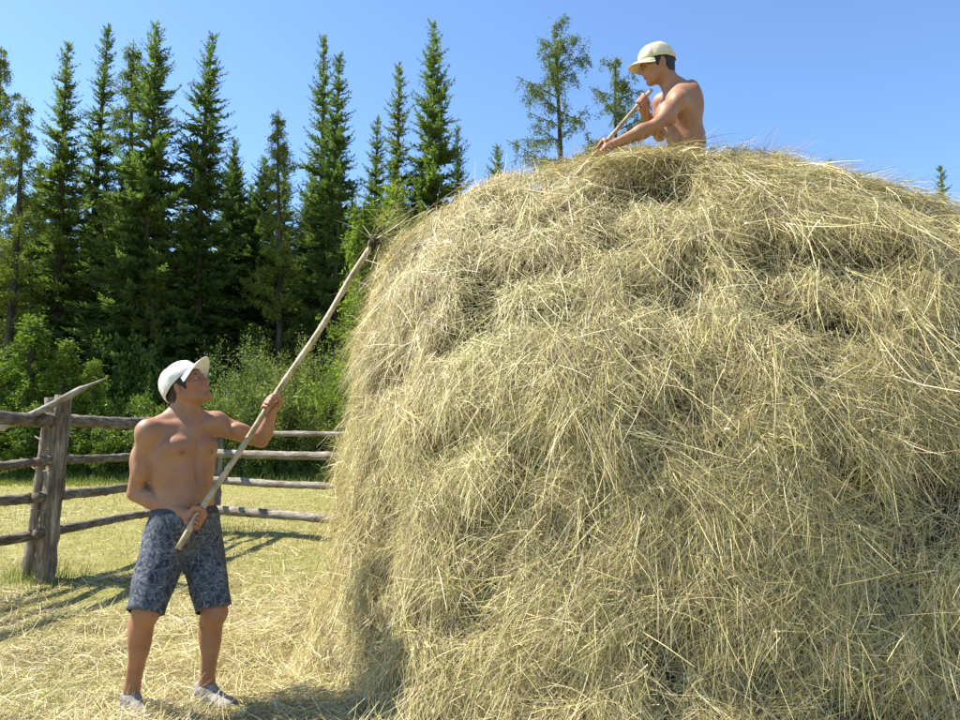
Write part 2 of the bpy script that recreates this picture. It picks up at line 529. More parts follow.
def build_haystack():
    root = empty('haystack', (SX, SY, 0), 'huge rounded haystack of loose pale straw-coloured hay', 'haystack')
    # packed body
    nt_, np_ = 330, 130
    th, ph = np.meshgrid(np.linspace(0, 2 * np.pi, nt_, endpoint=False), np.linspace(0, np.pi / 2 - 1e-3, np_) )
    P = stack_surface(th, ph); n = stack_normal(th, ph)
    d = stack_disp(P)
    V = P + n * (d - 0.085)[..., None]
    V[..., 2] = np.maximum(V[..., 2], -0.05)
    i = np.arange(np_ - 1)[:, None] * nt_; j = np.arange(nt_)[None, :]; j2 = (j + 1) % nt_
    Q = np.stack([i + j, i + j2, i + nt_ + j2, i + nt_ + j], -1).reshape(-1, 4)
    link('packed_hay', np_mesh('packed_hay', rel(root, V.reshape(-1, 3)), Q, M['core']), root)

    def sample(N, r, front=True):
        """surface positions spread evenly over the side that can be seen from about the photographer's side"""
        out_t, out_p = [], []
        while sum(map(len, out_t)) < N:
            t = r.uniform(0, 2 * np.pi, N * 2); p = np.arcsin(r.uniform(0, 1, N * 2)) * 1.0
            e = 1e-3
            a = np.linalg.norm(np.cross(stack_surface(t + e, p) - stack_surface(t, p), stack_surface(t, np.minimum(p + e, 1.57)) - stack_surface(t, p)), axis=1)
            w = a / np.maximum(np.cos(p), 0.02)
            Pq = stack_surface(t, p)
            nn = stack_normal(t, p)
            view = unit(np.array([0.3, 0.0, 1.4]) - Pq)
            vis = (nn * view).sum(1)
            vw = np.where(vis > -0.18, 1.0, 0.13)
            vw = vw * np.where(Pq[:, 0] > 3.4, 0.4, 1.0)
            w = w * vw
            keep = r.random(N * 2) < w / np.quantile(w, 0.98)
            out_t.append(t[keep]); out_p.append(p[keep])
        return np.concatenate(out_t)[:N], np.concatenate(out_p)[:N]

    r = np.random.default_rng(11)
    def hollow(P):
        return np.maximum(sstep(0.12, 0.42, fbm(P * np.array([1.0, 1.0, 1.9]), 2.2, 3, 77)), 0.85 * np.maximum(sstep(0.05, 0.4, fbm(P, 5.5, 2, 31)), sstep(0.1, 0.4, fbm(P, 11.0, 2, 33))))

    def locks(name, NC, PER, lens, spread, amp, wild_p, lift_mu, lift_sd, out, sag, jit, widths, tone0, K=3):
        t, p = sample(NC, r)
        C0 = stack_surface(t, p); n = stack_normal(t, p)
        keep = r.random(NC) > 0.93 * hollow(C0)
        C0, n = C0[keep], n[keep]; NC = len(C0)
        C = C0 + n * (stack_disp(C0) + r.uniform(*out, NC))[:, None]
        down = np.array([0, 0, -1.0]) - n * (-n[:, 2:3])
        down = down + 0.25 * unit(np.stack([C[:, 0] - 1.1, C[:, 1] - 4.9, np.zeros(NC)], -1)) * sstep(0.5, 0.95, n[:, 2])[:, None]
        down = unit(down - n * (down * n).sum(1, keepdims=True))
        side = np.cross(n, down)
        ang = amp * (1.5 * fbm(C, 1.3, 2, 41) + 1.2 * fbm(C, 4.5, 2, 43)) + r.normal(0, 0.5, NC)
        wild = r.random(NC) < wild_p
        tp = sstep(0.5, 0.85, n[:, 2])
        wild = wild & (r.random(NC) > 0.6 * tp)
        ang = np.where(wild, r.uniform(-np.pi, np.pi, NC), ang * (1 - 0.35 * tp))
        cd = down * np.cos(ang)[:, None] + side * np.sin(ang)[:, None]
        cd = unit(cd + n * r.normal(lift_mu, lift_sd, NC)[:, None])
        clen = r.uniform(*lens, NC) * np.where(wild, 0.8, 1.0)
        ctone = tone0 + 0.18 * fbm(C, 2.3, 2, 51) + r.normal(0, 0.13, NC)
        cgreen = np.clip(0.5 * sstep(0.05, 0.7, fbm(C, 1.5, 2, 61)) + r.normal(0.0, 0.10, NC), 0, 0.75)
        cspread = r.uniform(*spread, NC)
        k = np.repeat(np.arange(NC), PER); N = len(k)
        nk, dk = n[k], cd[k]
        sk = unit(np.cross(nk, dk))
        along = r.uniform(-0.6, 0.3, N) * clen[k]
        ro = (C[k] + sk * (r.normal(0, 1, N) * cspread[k])[:, None] + dk * along[:, None]
              + nk * (r.uniform(-0.035, 0.03, N) + 0.3 * cspread[k] * r.random(N))[:, None])
        di = unit(dk + sk * r.normal(0, jit, (N, 1)) + nk * r.normal(0.0, 0.12, (N, 1)))
        L = clen[k] * r.uniform(0.5, 1.25, N)
        W = r.choice(widths, N, p=[.3, .38, .24, .08])
        V, F = ribbons(ro, di, nk, L, W, r.uniform(0.0, 1.0, N) * sag, np.clip(r.normal(0, 0.3, N), -0.6, 0.6), K, r)
        colr = pick_straw(N, r, ctone[k], cgreen[k])
        V[:, 2] = np.maximum(V[:, 2], 0.004)
        link(name, np_mesh(name, rel(root, V), F, M['hay'], np.repeat(colr, 2 * (K + 1), 0), False), root, kind='stuff')

    locks('hay_strands', 31500, 9, (0.07, 0.22), (0.010, 0.045), 0.95, 0.28, 0.12, 0.26, (-0.035, 0.02), 0.25, 0.6, [0.0017, 0.0023, 0.003, 0.0044], 1.08, 2)
    locks('hay_wisps', 1500, 14, (0.16, 0.38), (0.012, 0.04), 0.8, 0.15, 0.14, 0.16, (0.0, 0.05), 0.4, 0.25, [0.0018, 0.0024, 0.003, 0.0042], 1.12)

    # loose stalks standing off the surface in every direction
    N = 36000
    t, p = sample(N, r)
    C = stack_surface(t, p); n = stack_normal(t, p)
    C = C + n * (stack_disp(C) + r.uniform(-0.02, 0.04, N))[:, None]
    rv = r.normal(0, 1, (N, 3))
    rv = unit(rv - n * (rv * n).sum(1, keepdims=True))
    di = unit(rv + np.array([0, 0, -0.45]) + n * r.normal(0.25, 0.3, (N, 1)))
    L = 0.05 + 0.26 * r.random(N) ** 1.6
    W = r.choice([0.0018, 0.0026, 0.0036, 0.0056], N, p=[.35, .36, .22, .07])
    V, F = ribbons(C, di, n, L, W, r.uniform(0.0, 0.35, N), np.clip(r.normal(0, 0.18, N), -.4, .4), 2, r)
    colr = pick_straw(N, r, np.full(N, 1.12), np.clip(r.normal(0.0, 0.12, N), 0, 0.6))
    V[:, 2] = np.maximum(V[:, 2], 0.004)
    link('loose_stalks', np_mesh('loose_stalks', rel(root, V), F, M['hay'], np.repeat(colr, 6, 0), False), root, kind='stuff')

    # seed heads and chaff: tiny crumbs
    N = 30000
    t, p = sample(N, r)
    C = stack_surface(t, p); n = stack_normal(t, p)
    C = C + n * (stack_disp(C) + r.uniform(0.0, 0.035, N))[:, None]
    di = unit(r.normal(0, 1, (N, 3)) + np.array([0, 0, -0.3]))
    V, F = ribbons(C, di, n, r.uniform(0.012, 0.05, N), r.uniform(0.004, 0.009, N), r.uniform(0, .3, N), r.normal(0, 0.4, N), 2, r)
    colr = pick_straw(N, r, 0.7 + 0.4 * r.random(N), np.clip(r.normal(0.05, 0.2, N), 0, 0.7))
    link('seed_heads', np_mesh('seed_heads', rel(root, V), F, M['hay'], np.repeat(colr, 6, 0), False), root, kind='stuff')
    return root
build_haystack()
print('haystack', round(time.time() - T0, 1))

# ------------------------------------------------------------------ hay and grass on the ground
def build_litter():
    r = np.random.default_rng(5)
    N = 130000
    y = 2.6 + 11.5 * r.random(N) ** 1.7
    x = r.uniform(-1, 1, N) * 0.0 + r.uniform(-0.78, 0.12, N) * y + r.normal(0, 0.2, N)
    P = np.stack([x, y, np.zeros(N)], -1)
    dens = fbm(P, 1.3, 2, 71)
    near = 1 - sstep(4.5, 7.5, y)
    keep = r.random(N) < (0.35 + 0.65 * sstep(-0.35, 0.25, dens)) * (0.35 + 0.65 * near)
    P = P[keep]; N = len(P); near = near[keep]; dens = dens[keep]
    mound = (0.08 * sstep(-0.1, 0.7, dens)) * (0.3 + near)
    P[:, 2] = ground_z(P) + r.random(N) * (0.012 + mound)
    a = r.uniform(0, 2 * np.pi, N) * 0.7 + 2.2 * fbm(P, 0.8, 2, 73)
    di = unit(np.stack([np.cos(a), np.sin(a), r.normal(0.08, 0.22, N)], -1))
    up = np.tile([0, 0, 1.0], (N, 1)) + r.normal(0, 0.3, (N, 3))
    L = r.uniform(0.06, 0.24, N)
    W = r.choice([0.0025, 0.0032, 0.0044], N, p=[.35, .4, .25]) * (1 + 0.10 * np.maximum(P[:, 1] - 4, 0))
    V, F = ribbons(P, di, unit(up), L, W, r.uniform(0, 0.05, N), r.normal(0, 0.25, N), 2, r)
    V[:, 2] = np.maximum(V[:, 2], ground_z(V) + 0.002)
    colr = pick_straw(N, r, 1.0 + 0.15 * dens + r.normal(0, 0.08, N), np.clip(0.22 * sstep(0.1, -0.5, dens) + r.normal(0.0, 0.12, N), 0, 0.7))
    link('hay_litter', np_mesh('hay_litter', V, F, M['hay'], np.repeat(colr, 6, 0), False),
         label='loose cut hay scattered over the mown ground', cat='hay', kind='stuff')
    # small heaps left by the fork
    heaps = [at(300, 704, 3.45), at(232, 690, 3.6), at(30, 645, 4.5), at(70, 655, 4.3), at(20, 700, 3.5), at(60, 712, 3.4), at(180, 715, 3.4), at(275, 690, 3.6), at(250, 650, 4.4), at(300, 620, 5.2), at(100, 690, 3.7), at(120, 640, 4.7)]
    heaps += [np.array([x_, y_, 0]) for x_, y_ in zip(r.uniform(-3.6, -0.6, 22), r.uniform(3.3, 7.5, 22))]
    hp, hl = [], []
    for h_ in heaps:
        m = r.integers(160, 420); rad_ = r.uniform(0.09, 0.22)
        q = r.normal(0, rad_ * 0.6, (m, 2)); hh_ = r.uniform(0.04, 0.10)
        pz = hh_ * np.exp(-(q ** 2).sum(1) / rad_ ** 2) * r.uniform(0.2, 1, m)
        hp.append(np.stack([h_[0] + q[:, 0], h_[1] + q[:, 1], pz], -1))
    hp = np.concatenate(hp); N = len(hp)
    hp[:, 2] += ground_z(hp)
    a = r.uniform(0, 2 * np.pi, N)
    di = unit(np.stack([np.cos(a), np.sin(a), r.normal(0.1, 0.3, N)], -1))
    V, F = ribbons(hp, di, unit(r.normal(0, .3, (N, 3)) + [0, 0, 1.0]), r.uniform(0.06, 0.22, N), r.choice([0.0025, 0.0032, 0.0042], N), r.uniform(0.1, 0.5, N), r.normal(0, 0.3, N), 3, r)
    V[:, 2] = np.maximum(V[:, 2], ground_z(V) + 0.002)
    link('hay_heaps', np_mesh('hay_heaps', V, F, M['hay'], np.repeat(pick_straw(N, r, np.full(N, 0.97), np.clip(r.normal(0.02, 0.12, N), 0, 0.6)), 8, 0), False),
         label='small tangled wisps of hay lying in lumps on the ground', cat='hay', kind='stuff')
    # stubble: short upright grass
    N = 45000
    y = 3.0 + 20.5 * r.random(N) ** 1.25
    x = r.uniform(-0.75, 0.1, N) * y
    P = np.stack([x, y, np.zeros(N)], -1)
    P[:, 2] = ground_z(P)
    di = unit(np.stack([r.normal(0, 0.35, N), r.normal(0, 0.35, N), np.ones(N)], -1))
    nn = unit(np.stack([r.normal(0, 1, N), r.normal(-0.6, 0.7, N), np.zeros(N)], -1))
    patch = fbm(P, 0.5, 2, 79)
    L = r.uniform(0.02, 0.06, N) * (0.9 + 0.5 * patch)
    W = r.uniform(0.003, 0.006, N) * (1 + 0.10 * y)
    V, F = ribbons(P, di, nn, L, W, np.zeros(N), r.normal(0, 0.25, N), 2, r)
    g = np.clip(0.5 + 0.5 * patch + r.normal(0, 0.2, N), 0, 1)[:, None]
    colr = (np.array([0.45, 0.395, 0.18]) * (1 - g) + np.array([0.27, 0.29, 0.085]) * g) * (0.8 + 0.4 * r.random((N, 1)))
    link('grass_stubble', np_mesh('grass_stubble', V, F, M['grass'], np.repeat(colr, 6, 0), False),
         label='short green and yellow stubble of the mown meadow', cat='grass', kind='stuff')
    # uncut grass along the forest edge and round the fence posts
    N = 21000
    x = r.uniform(-20, 7, N); y = 19.6 + 4.0 * r.random(N) + 0.5 * np.sin(x * 0.7)
    M2 = 420
    px, py, _ = at(45, 575, 6.84)
    xx = np.concatenate([x, r.normal(-4.13, 0.22, M2), r.normal(-3.5, 0.3, 300)])
    yy = np.concatenate([y, r.normal(6.85, 0.2, M2), r.normal(10.0, 0.25, 300)])
    N = len(xx)
    far = yy > 15
    P = np.stack([xx, yy, np.zeros(N)], -1); P[:, 2] = ground_z(P)
    di = unit(np.stack([r.normal(0, 0.22, N), r.normal(0, 0.22, N), np.ones(N)], -1))
    nn = unit(np.stack([r.normal(0, 1, N), r.normal(-0.6, 0.7, N), np.zeros(N)], -1))
    tall = sstep(19.8, 22.5, yy) * (0.7 + 0.5 * fbm(P, 0.6, 2, 83))
    L = np.where(far, (0.12 + 0.6 * tall) * r.uniform(0.6, 1.2, N), r.uniform(0.06, 0.2, N))
    W = np.where(far, r.uniform(0.012, 0.028, N), r.uniform(0.004, 0.008, N))
    V, F = ribbons(P, di, nn, L, W, r.uniform(0, 0.25, N), r.normal(0, 0.25, N), 2, r)
    g = r.random((N, 1))
    colr = np.array([0.13, 0.19, 0.035]) * (1 - g) + np.array([0.25, 0.28, 0.075]) * g
    link('tall_grass', np_mesh('tall_grass', V, F, M['grass'], np.repeat(colr, 6, 0), False),
         label='uncut green grass along the forest edge and fence posts', cat='grass', kind='stuff')
build_litter()
print('litter', round(time.time() - T0, 1))

# ------------------------------------------------------------------ trees
def cards(base, direc, nrm, length, width):
    """N small leaf shapes (rhombs of two triangles)"""
    side = unit(np.cross(direc, nrm))
    tip = base + direc * length[:, None]
    mid = base + direc * (length * 0.45)[:, None]
    V = np.stack([base, mid + side * (width * 0.5)[:, None], tip, mid - side * (width * 0.5)[:, None]], 1).reshape(-1, 3)
    i = np.arange(len(base))[:, None] * 4
    F = (i + np.array([[0, 1, 2, 3]]))
    return V, F

def spruce_meshes(name, seed, H=15.0, wide=1.0, base_col=(0.13, 0.19, 0.064), sparse=0.0):
    r = np.random.default_rng(seed)
    zz = np.linspace(0, H, 14)
    sway = np.stack([0.10 * np.sin(zz * 0.35 + seed), 0.08 * np.cos(zz * 0.3 + seed * 2), zz], -1)
    sway[:, :2] -= sway[0, :2]
    rad = 0.17 * (1 - zz / H) ** 0.8 + 0.012
    parts = [tube(sway, rad, 8, True, 0.01, 3, seed)]
    B, D, Nn, L, W, S = [], [], [], [], [], []
    z = 0.35
    while z < H - 0.15:
        h = z / H
        env = wide * (2.7 * (1 - h) ** 0.80 + 0.10) * (0.6 + 0.4 * sstep(0, 0.2, h))
        nb = r.integers(4, 7) if h < 0.93 else 4
        a0 = r.uniform(0, 6.28)
        for b in range(nb):
            if r.random() < 0.08 + sparse: continue
            a = a0 + b * 6.28 / nb + r.normal(0, 0.25)
            Lb = env * r.uniform(0.55, 1.15)
            e0 = lerp(-0.35, 0.75, h ** 1.6) + r.normal(0, 0.12)
            o = np.array([np.interp(z, zz, sway[:, 0]), np.interp(z, zz, sway[:, 1]), z + r.normal(0, 0.08)])
            hd = np.array([math.cos(a), math.sin(a), 0])
            ns = max(4, int(Lb / 0.085))
            s = np.linspace(0.08, 1, ns)
            droop = 0.38 * (1 - h); tip = 0.34 * (1 - 0.4 * h)
            pts = o + hd * (s * Lb * math.cos(e0 * 0.6))[:, None]
            pts[:, 2] += Lb * (math.tan(e0) * 0.6 * s - droop * s ** 2 + tip * s ** 3)
            if Lb > 0.3:
                parts.append(tube(pts[[0, ns // 2, ns - 1]], [0.018, 0.011, 0.004], 3, False))
            tg = unit(np.gradient(pts, axis=0))
            sd_ = np.cross(tg, [0, 0, 1.0]); sd_ = unit(sd_)
            up_ = np.cross(sd_, tg)
            for rep in range(4):
                for sgn in (-1, 1):
                    bw = r.normal(0, 0.25, (ns, 1))
                    d = unit(tg * r.uniform(0.5, 1.1, (ns, 1)) + sd_ * sgn * r.uniform(0.35, 1.0, (ns, 1)) + up_ * r.normal(-0.12 + 0.16 * rep, 0.3, (ns, 1)))
                    ll = np.clip((0.34 * Lb * (1 - s) + 0.09) * r.uniform(0.5, 1.15, ns), 0.07, 0.42)
                    B.append(pts + r.normal(0, 0.02, (ns, 3))); D.append(d)
                    Nn.append(unit(up_ + r.normal(0, 0.45, (ns, 3)))); L.append(ll)
                    W.append(ll * r.uniform(0.18, 0.36, ns)); S.append(np.full(ns, 1.0) * (0.7 + 0.6 * s))
            # end tuft
            B.append(pts[-1:] ); D.append(unit(tg[-1:] + [[0, 0, 0.3]])); Nn.append(up_[-1:]); L.append(np.array([0.16])); W.append(np.array([0.05])); S.append(np.array([1.3]))
        z += r.uniform(0.19, 0.30) * (1.0 if h < 0.8 else 0.8)
    # leader
    B.append(np.tile([sway[-1, 0], sway[-1, 1], H - 0.12], (10, 1)) - np.array([0, 0, 1.0]) * r.random((10, 1)) * 0.4)
    D.append(unit(r.normal(0, 0.45, (10, 3)) + [0, 0, 1.0])); Nn.append(unit(r.normal(0, 1, (10, 3)))); L.append(np.full(10, 0.22)); W.append(np.full(10, 0.05)); S.append(np.full(10, 1.2))
    B, D, Nn, L, W, S = map(np.concatenate, (B, D, Nn, L, W, S))
    V, F = cards(B, D, Nn, L, W)
    c = np.array(base_col) * (0.75 + 0.5 * r.random((len(B), 1)))
    c = c * np.array([1.0, 1, 1]) + np.array([0.018, 0.022, 0.0]) * (r.random((len(B), 1)) < 0.25)
    TV, TF = merge(parts)
    return np_mesh(name + '_trunk', TV, TF, M['bark']), np_mesh(name + '_crown', V, F, M['needles'], np.repeat(c, 4, 0), False)

def larch_meshes(name, seed, H=13.0, wide=1.0, base_col=(0.16, 0.21, 0.045), step=(0.24, 0.46), low=0.10, dens=1.0):
    r = np.random.default_rng(seed)
    zz = np.linspace(0, H, 14)
    sway = np.stack([0.14 * np.sin(zz * 0.4 + seed), 0.1 * np.cos(zz * 0.33 + seed * 2), zz], -1)
    sway[:, :2] -= sway[0, :2]
    parts = [tube(sway, 0.16 * (1 - zz / H) ** 0.8 + 0.012, 8, True, 0.01, 3, seed)]
    B, D, L, W = [], [], [], []
    def tufts(pts, n, spread, hang):
        k = r.integers(0, len(pts) - 1, n)
        f = r.random((n, 1))
        q = pts[k] * (1 - f) + pts[k + 1] * f + r.normal(0, spread, (n, 3))
        q[:, 2] -= np.abs(r.normal(0, hang, n))
        B.append(q)
        D.append(unit(r.normal(0, 1, (n, 3)) + np.array([0, 0, -0.25])))
        L.append(r.uniform(0.05, 0.13, n)); W.append(r.uniform(0.018, 0.04, n))
    z = H * low
    while z < H - 0.2:
        h = z / H
        q_ = H - z
        env = wide * min(2.9 * (1 - h) ** 0.7 + 0.1, 0.22 + 0.52 * q_) * (0.7 + 0.3 * sstep(low, low + 0.2, h))
        for b in range(r.integers(2, 5)):
            a = r.uniform(0, 6.28)
            Lb = env * r.uniform(0.45, 1.1)
            e0 = r.normal(0.18 + 0.35 * h, 0.16)
            o = np.array([np.interp(z, zz, sway[:, 0]), np.interp(z, zz, sway[:, 1]), z + r.normal(0, 0.1)])
            hd = np.array([math.cos(a), math.sin(a), 0]); sd_ = np.array([-hd[1], hd[0], 0])
            s = np.linspace(0, 1, 8)
            cv = r.normal(0, 0.12)
            pts = o + hd * (s * Lb)[:, None] + sd_ * (cv * Lb * s ** 2)[:, None]
            pts[:, 2] += Lb * (math.tan(e0) * s - 0.30 * s ** 2 + 0.22 * s ** 3)
            parts.append(tube(pts, np.linspace(0.028, 0.006, 8) * (0.5 + 0.2 * Lb), 4, False))
            tufts(pts[1:], int(dens * (20 + 46 * Lb)), 0.04, 0.06)
            for q in range(int(2 + 5 * Lb)):
                i0 = r.integers(1, 7); p0 = pts[i0]
                ls = (0.15 + 0.32 * Lb * (1 - s[i0] * 0.7)) * r.uniform(0.6, 1.2)
                dd = unit(hd * r.uniform(0.2, 1) + sd_ * r.choice([-1, 1]) * r.uniform(0.4, 1) + np.array([0, 0, r.normal(-0.15, 0.3)]))
                t4 = np.linspace(0, 1, 4)
                sp = p0 + dd * (t4 * ls)[:, None]; sp[:, 2] -= 0.25 * ls * t4 ** 2
                parts.append(tube(sp, [0.009, 0.007, 0.005, 0.003], 3, False))
                tufts(sp, int(dens * (12 + 46 * ls)), 0.03, 0.09)
        z += r.uniform(*step) * (1 if h < .8 else .7)
    tufts(sway[-3:], int(260 * dens), 0.10, 0.0)
    B, D, L, W = map(np.concatenate, (B, D, L, W))
    V, F = cards(B, D, unit(r.normal(0, 1, (len(B), 3))), L, W)
    c = np.array(base_col) * (0.7 + 0.6 * r.random((len(B), 1)))
    TV, TF = merge(parts)
    return np_mesh(name + '_trunk', TV, TF, M['bark']), np_mesh(name + '_crown', V, F, M['needles'], np.repeat(c, 4, 0), False)

def shrub_meshes(name, seed, H=3.0, R=1.3, base_col=(0.07, 0.115, 0.03), leaf=(0.05, 0.10), n_stem=16, n_leaf=13000, narrow=0.4):
    r = np.random.default_rng(seed)
    parts, P0, DD = [], [], []
    for i in range(n_stem):
        a = r.uniform(0, 6.28); rr = R * math.sqrt(r.random())
        topz = H * r.uniform(0.6, 1.0) * (1 - 0.35 * (rr / R) ** 2)
        t = np.linspace(0, 1, 7)[:, None]
        b = np.array([0.25 * rr * math.cos(a), 0.25 * rr * math.sin(a), 0])
        e = np.array([rr * math.cos(a), rr * math.sin(a), topz])
        pts = b * (1 - t) + e * t + np.array([0, 0, 0.12 * H]) * (t * (1 - t)) + r.normal(0, 0.05, (7, 3)) * t
        parts.append(tube(pts, np.linspace(0.022, 0.004, 7), 4, False))
        twigs = [pts]
        for q in range(9):
            k = r.integers(1, 6); dd = unit(r.normal(0, 1, 3) * [1, 1, 0.6] + [0, 0, 0.55])
            ln = r.uniform(0.25, 0.7) * H / 3
            tp = pts[k] + dd * (np.linspace(0, 1, 4) * ln)[:, None]
            parts.append(tube(tp, [0.007, 0.006, 0.004, 0.002], 3, False)); twigs.append(tp)
        m = n_leaf // n_stem
        w = np.array([1.6] + [1.0] * 9); w /= w.sum()
        for tw, ww in zip(twigs, w):
            n = int(m * ww)
            k = r.integers(0, len(tw) - 1, n) if len(tw) == 4 else r.integers(1, len(tw) - 1, n)
            f = r.random((n, 1))
            P0.append(tw[k] * (1 - f) + tw[k + 1] * f + r.normal(0, 0.07 * H / 3, (n, 3)))
            DD.append(unit(r.normal(0, 1, (n, 3)) + (tw[-1] - tw[0]) * 0.6))
    P0, DD = np.concatenate(P0), np.concatenate(DD)
    P0[:, 2] = np.maximum(P0[:, 2], 0.05)
    n = len(P0)
    L = r.uniform(*leaf, n)
    V, F = cards(P0, DD, unit(r.normal(0, 1, (n, 3)) + [0, 0, 0.7]), L, L * narrow * r.uniform(0.7, 1.3, n))
    c = np.array(base_col) * (0.65 + 0.7 * r.random((n, 1)))
    TV, TF = merge(parts)
    return np_mesh(name + '_stems', TV, TF, M['bark']), np_mesh(name + '_leaves', V, F, M['leaves'], np.repeat(c, 4, 0), False)

SPRUCE = [spruce_meshes('spruce', 3, wide=0.82), spruce_meshes('spruce', 8, wide=0.95, sparse=0.06),
          spruce_meshes('spruce', 14, wide=1.1), spruce_meshes('spruce', 22, wide=0.72, sparse=0.12, base_col=(0.125, 0.18, 0.068))]
LARCH = [larch_meshes('larch', 4, wide=0.8, dens=1.2), larch_meshes('larch', 9, wide=0.68, dens=1.4), larch_meshes('larch', 23, wide=1.4, step=(0.3, 0.55), low=0.25, dens=1.15, base_col=(0.12, 0.16, 0.05))]
YOUNG = [larch_meshes('young_larch', 31, H=4.5, wide=0.62, base_col=(0.18, 0.25, 0.035), step=(0.14, 0.26), low=0.05, dens=1.6)]
WILLOW = [shrub_meshes('willow', 2, H=4.6, R=1.9, base_col=(0.21, 0.27, 0.085), leaf=(0.06, 0.12), n_stem=26, n_leaf=24000, narrow=0.3)]
SHRUB = [shrub_meshes('shrub', 6, H=2.8, R=1.25, base_col=(0.12, 0.19, 0.035), leaf=(0.06, 0.11), narrow=0.6),
         shrub_meshes('shrub', 12, H=2.4, R=1.4, base_col=(0.15, 0.22, 0.04), leaf=(0.05, 0.10), narrow=0.5)]
print('plant meshes', round(time.time() - T0, 1))

def plant(name, meshes, x, y, scale, label, cat, group=None, sxy=1.0, parts=('trunk', 'crown'), rz=None):
    o = empty(name, (x, y, -0.03), label, cat, group)
    o.rotation_euler = (0, 0, rng.uniform(0, 6.28) if rz is None else rz)
    o.scale = (scale * sxy, scale * sxy, scale)
    for pn, me in zip(parts, meshes):
        link(pn, me, o)
    return o

def tree_px(name, meshes, H0, px, py, depth, label, cat, group=None, sxy=1.0, rz=None):
    p = at(px, py, depth)
    return plant(name, meshes, p[0], depth, (p[2] + 0.03) / H0, label, cat, group, sxy, rz=rz)

FRONT = 'front spruces of the forest'
front = [
    (72, 42, 27.0, 0, 'dense dark spruce standing alone beside the pale larch at the forest end'),
    (110, 25, 29.5, 3, 'thin tall spruce pressed against the tallest bushy spruce'),
    (152, 22, 26.5, 2, 'bushy tall spruce with the widest crown in its clump'),
    (215, 33, 27.5, 1, 'slender tall spruce with upcurved branches standing apart above its neighbours'),
    (321, 33, 28.5, 3, 'tall thin spruce, taller one of a close pair'),
    (341, 55, 27.5, 0, 'tall spruce, shorter one of a close pair'),
    (397, 63, 30.5, 3, 'slim spruce half hidden beside a taller full spruce'),
    (432, 21, 29.5, 1, 'tallest full spruce next to the haystack top'),
    (380, 118, 31.0, 0, 'lower dark spruce tucked under the slim spruce'),
    (459, 124, 31.0, 3, 'small pointed spruce just beside the haystack slope'),
    (238, 140, 30.0, 2, 'lower broad spruce leaning into the slender spruce'),
    (500, 146, 33.0, 2, 'small spruce top peeking over the haystack below the open larch'),
]
for px, py, d, k, lab in front:
    tree_px('spruce_tree', SPRUCE[k], 15.0, px, py, d, lab, 'tree', sxy=1.0)
tree_px('larch_tree', LARCH[0], 13.0, 2, 44, 26.0, 'tall pale green larch at the open end of the forest', 'tree', sxy=0.8)
tree_px('larch_tree', LARCH[1], 13.0, 22, 95, 25.5, 'lower bright larch in front of the dense dark spruce', 'tree')
tree_px('larch_tree', LARCH[1], 13.0, 134, 38, 28.5, 'feathery larch growing between two tall spruces', 'tree')
tree_px('larch_tree', LARCH[1], 13.0, 281, 108, 27.0, 'mid height larch left standing between spruce pair and slender spruce', 'tree', sxy=0.95)
tree_px('larch_tree', LARCH[2], 13.0, 553, 21, 26.0, 'open spreading larch with long level branches above the haystack', 'tree', sxy=1.0, rz=0.5)
tree_px('larch_tree', LARCH[2], 13.0, 622, 58, 28.0, 'sparse larch behind the man on top of the haystack', 'tree', sxy=1.0, rz=2.2)
for px, py, d in ((937, 166, 60.0), (829, 160, 75.0)):
    tree_px('spruce_tree', SPRUCE[0], 15.0, px, py, d, 'distant spruce tip just showing above the far shoulder of the haystack', 'tree', 'distant spruce tips beyond the haystack')
# the wood behind the front row
rr = np.random.default_rng(19)
BACK = 'dark spruces filling the wood behind the front row'
for i in range(56):
    px = -60 + 9.5 * i + rr.normal(0, 5)
    py = rr.uniform(150, 260) + 40 * (px > 440)
    d = rr.uniform(29, 38)
    if i % 5 == 2:
        tree_px('larch_tree', LARCH[i % 2], 13.0, px, py + 25, d - 4, 'pale background larch mixed among the dark spruces behind the front row', 'tree', 'pale larches among the background spruces', sxy=1.2)
    else:
        tree_px('spruce_tree', SPRUCE[i % 4], 15.0, px, py, d, 'dark background spruce deep in the wood behind the front row', 'tree', BACK, sxy=1.25)
for i in range(30):
    px = -70 + 18.5 * i + rr.normal(0, 6)
    tree_px('spruce_tree', SPRUCE[(i + 1) % 4], 15.0, px, rr.uniform(215, 300), rr.uniform(31, 40), 'dark background spruce deep in the wood behind the front row', 'tree', BACK, sxy=1.7)
# young larches, willows and undergrowth at the edge of the wood
for px, py, d, s in ((30, 318, 22.4, 1.25), (68, 340, 22.2, 1.3), (2, 352, 22.3, 1.3), (100, 362, 22.5, 1.2), (47, 372, 21.9, 1.3), (374, 205, 21.6, 0.8), (394, 192, 21.9, 0.9)):
    lab = ('taller bright green young larch beside the haystack edge behind the fork tip' if px > 390 else 'lower bright green young larch directly behind the fork shaft end') if px > 300 else 'bright green young larch in the undergrowth behind the fence post'
    tree_px('young_larch', YOUNG[0], 4.5, px, py, d, lab, 'tree', 'young larches at the meadow edge', sxy=s * 1.1)
for px, py, d, s in ((238, 322, 22.2, 0.85), (284, 318, 22.0, 0.85), (330, 324, 22.3, 0.85), (362, 318, 22.6, 0.8)):
    p = at(px, py, d)
    plant('willow_shrub', WILLOW[0], p[0], d, p[2] / 4.6, 'grey-green willow shrub rising behind the raised pole', 'shrub', 'willow shrubs behind the pole', s, ('stems', 'leaves'))
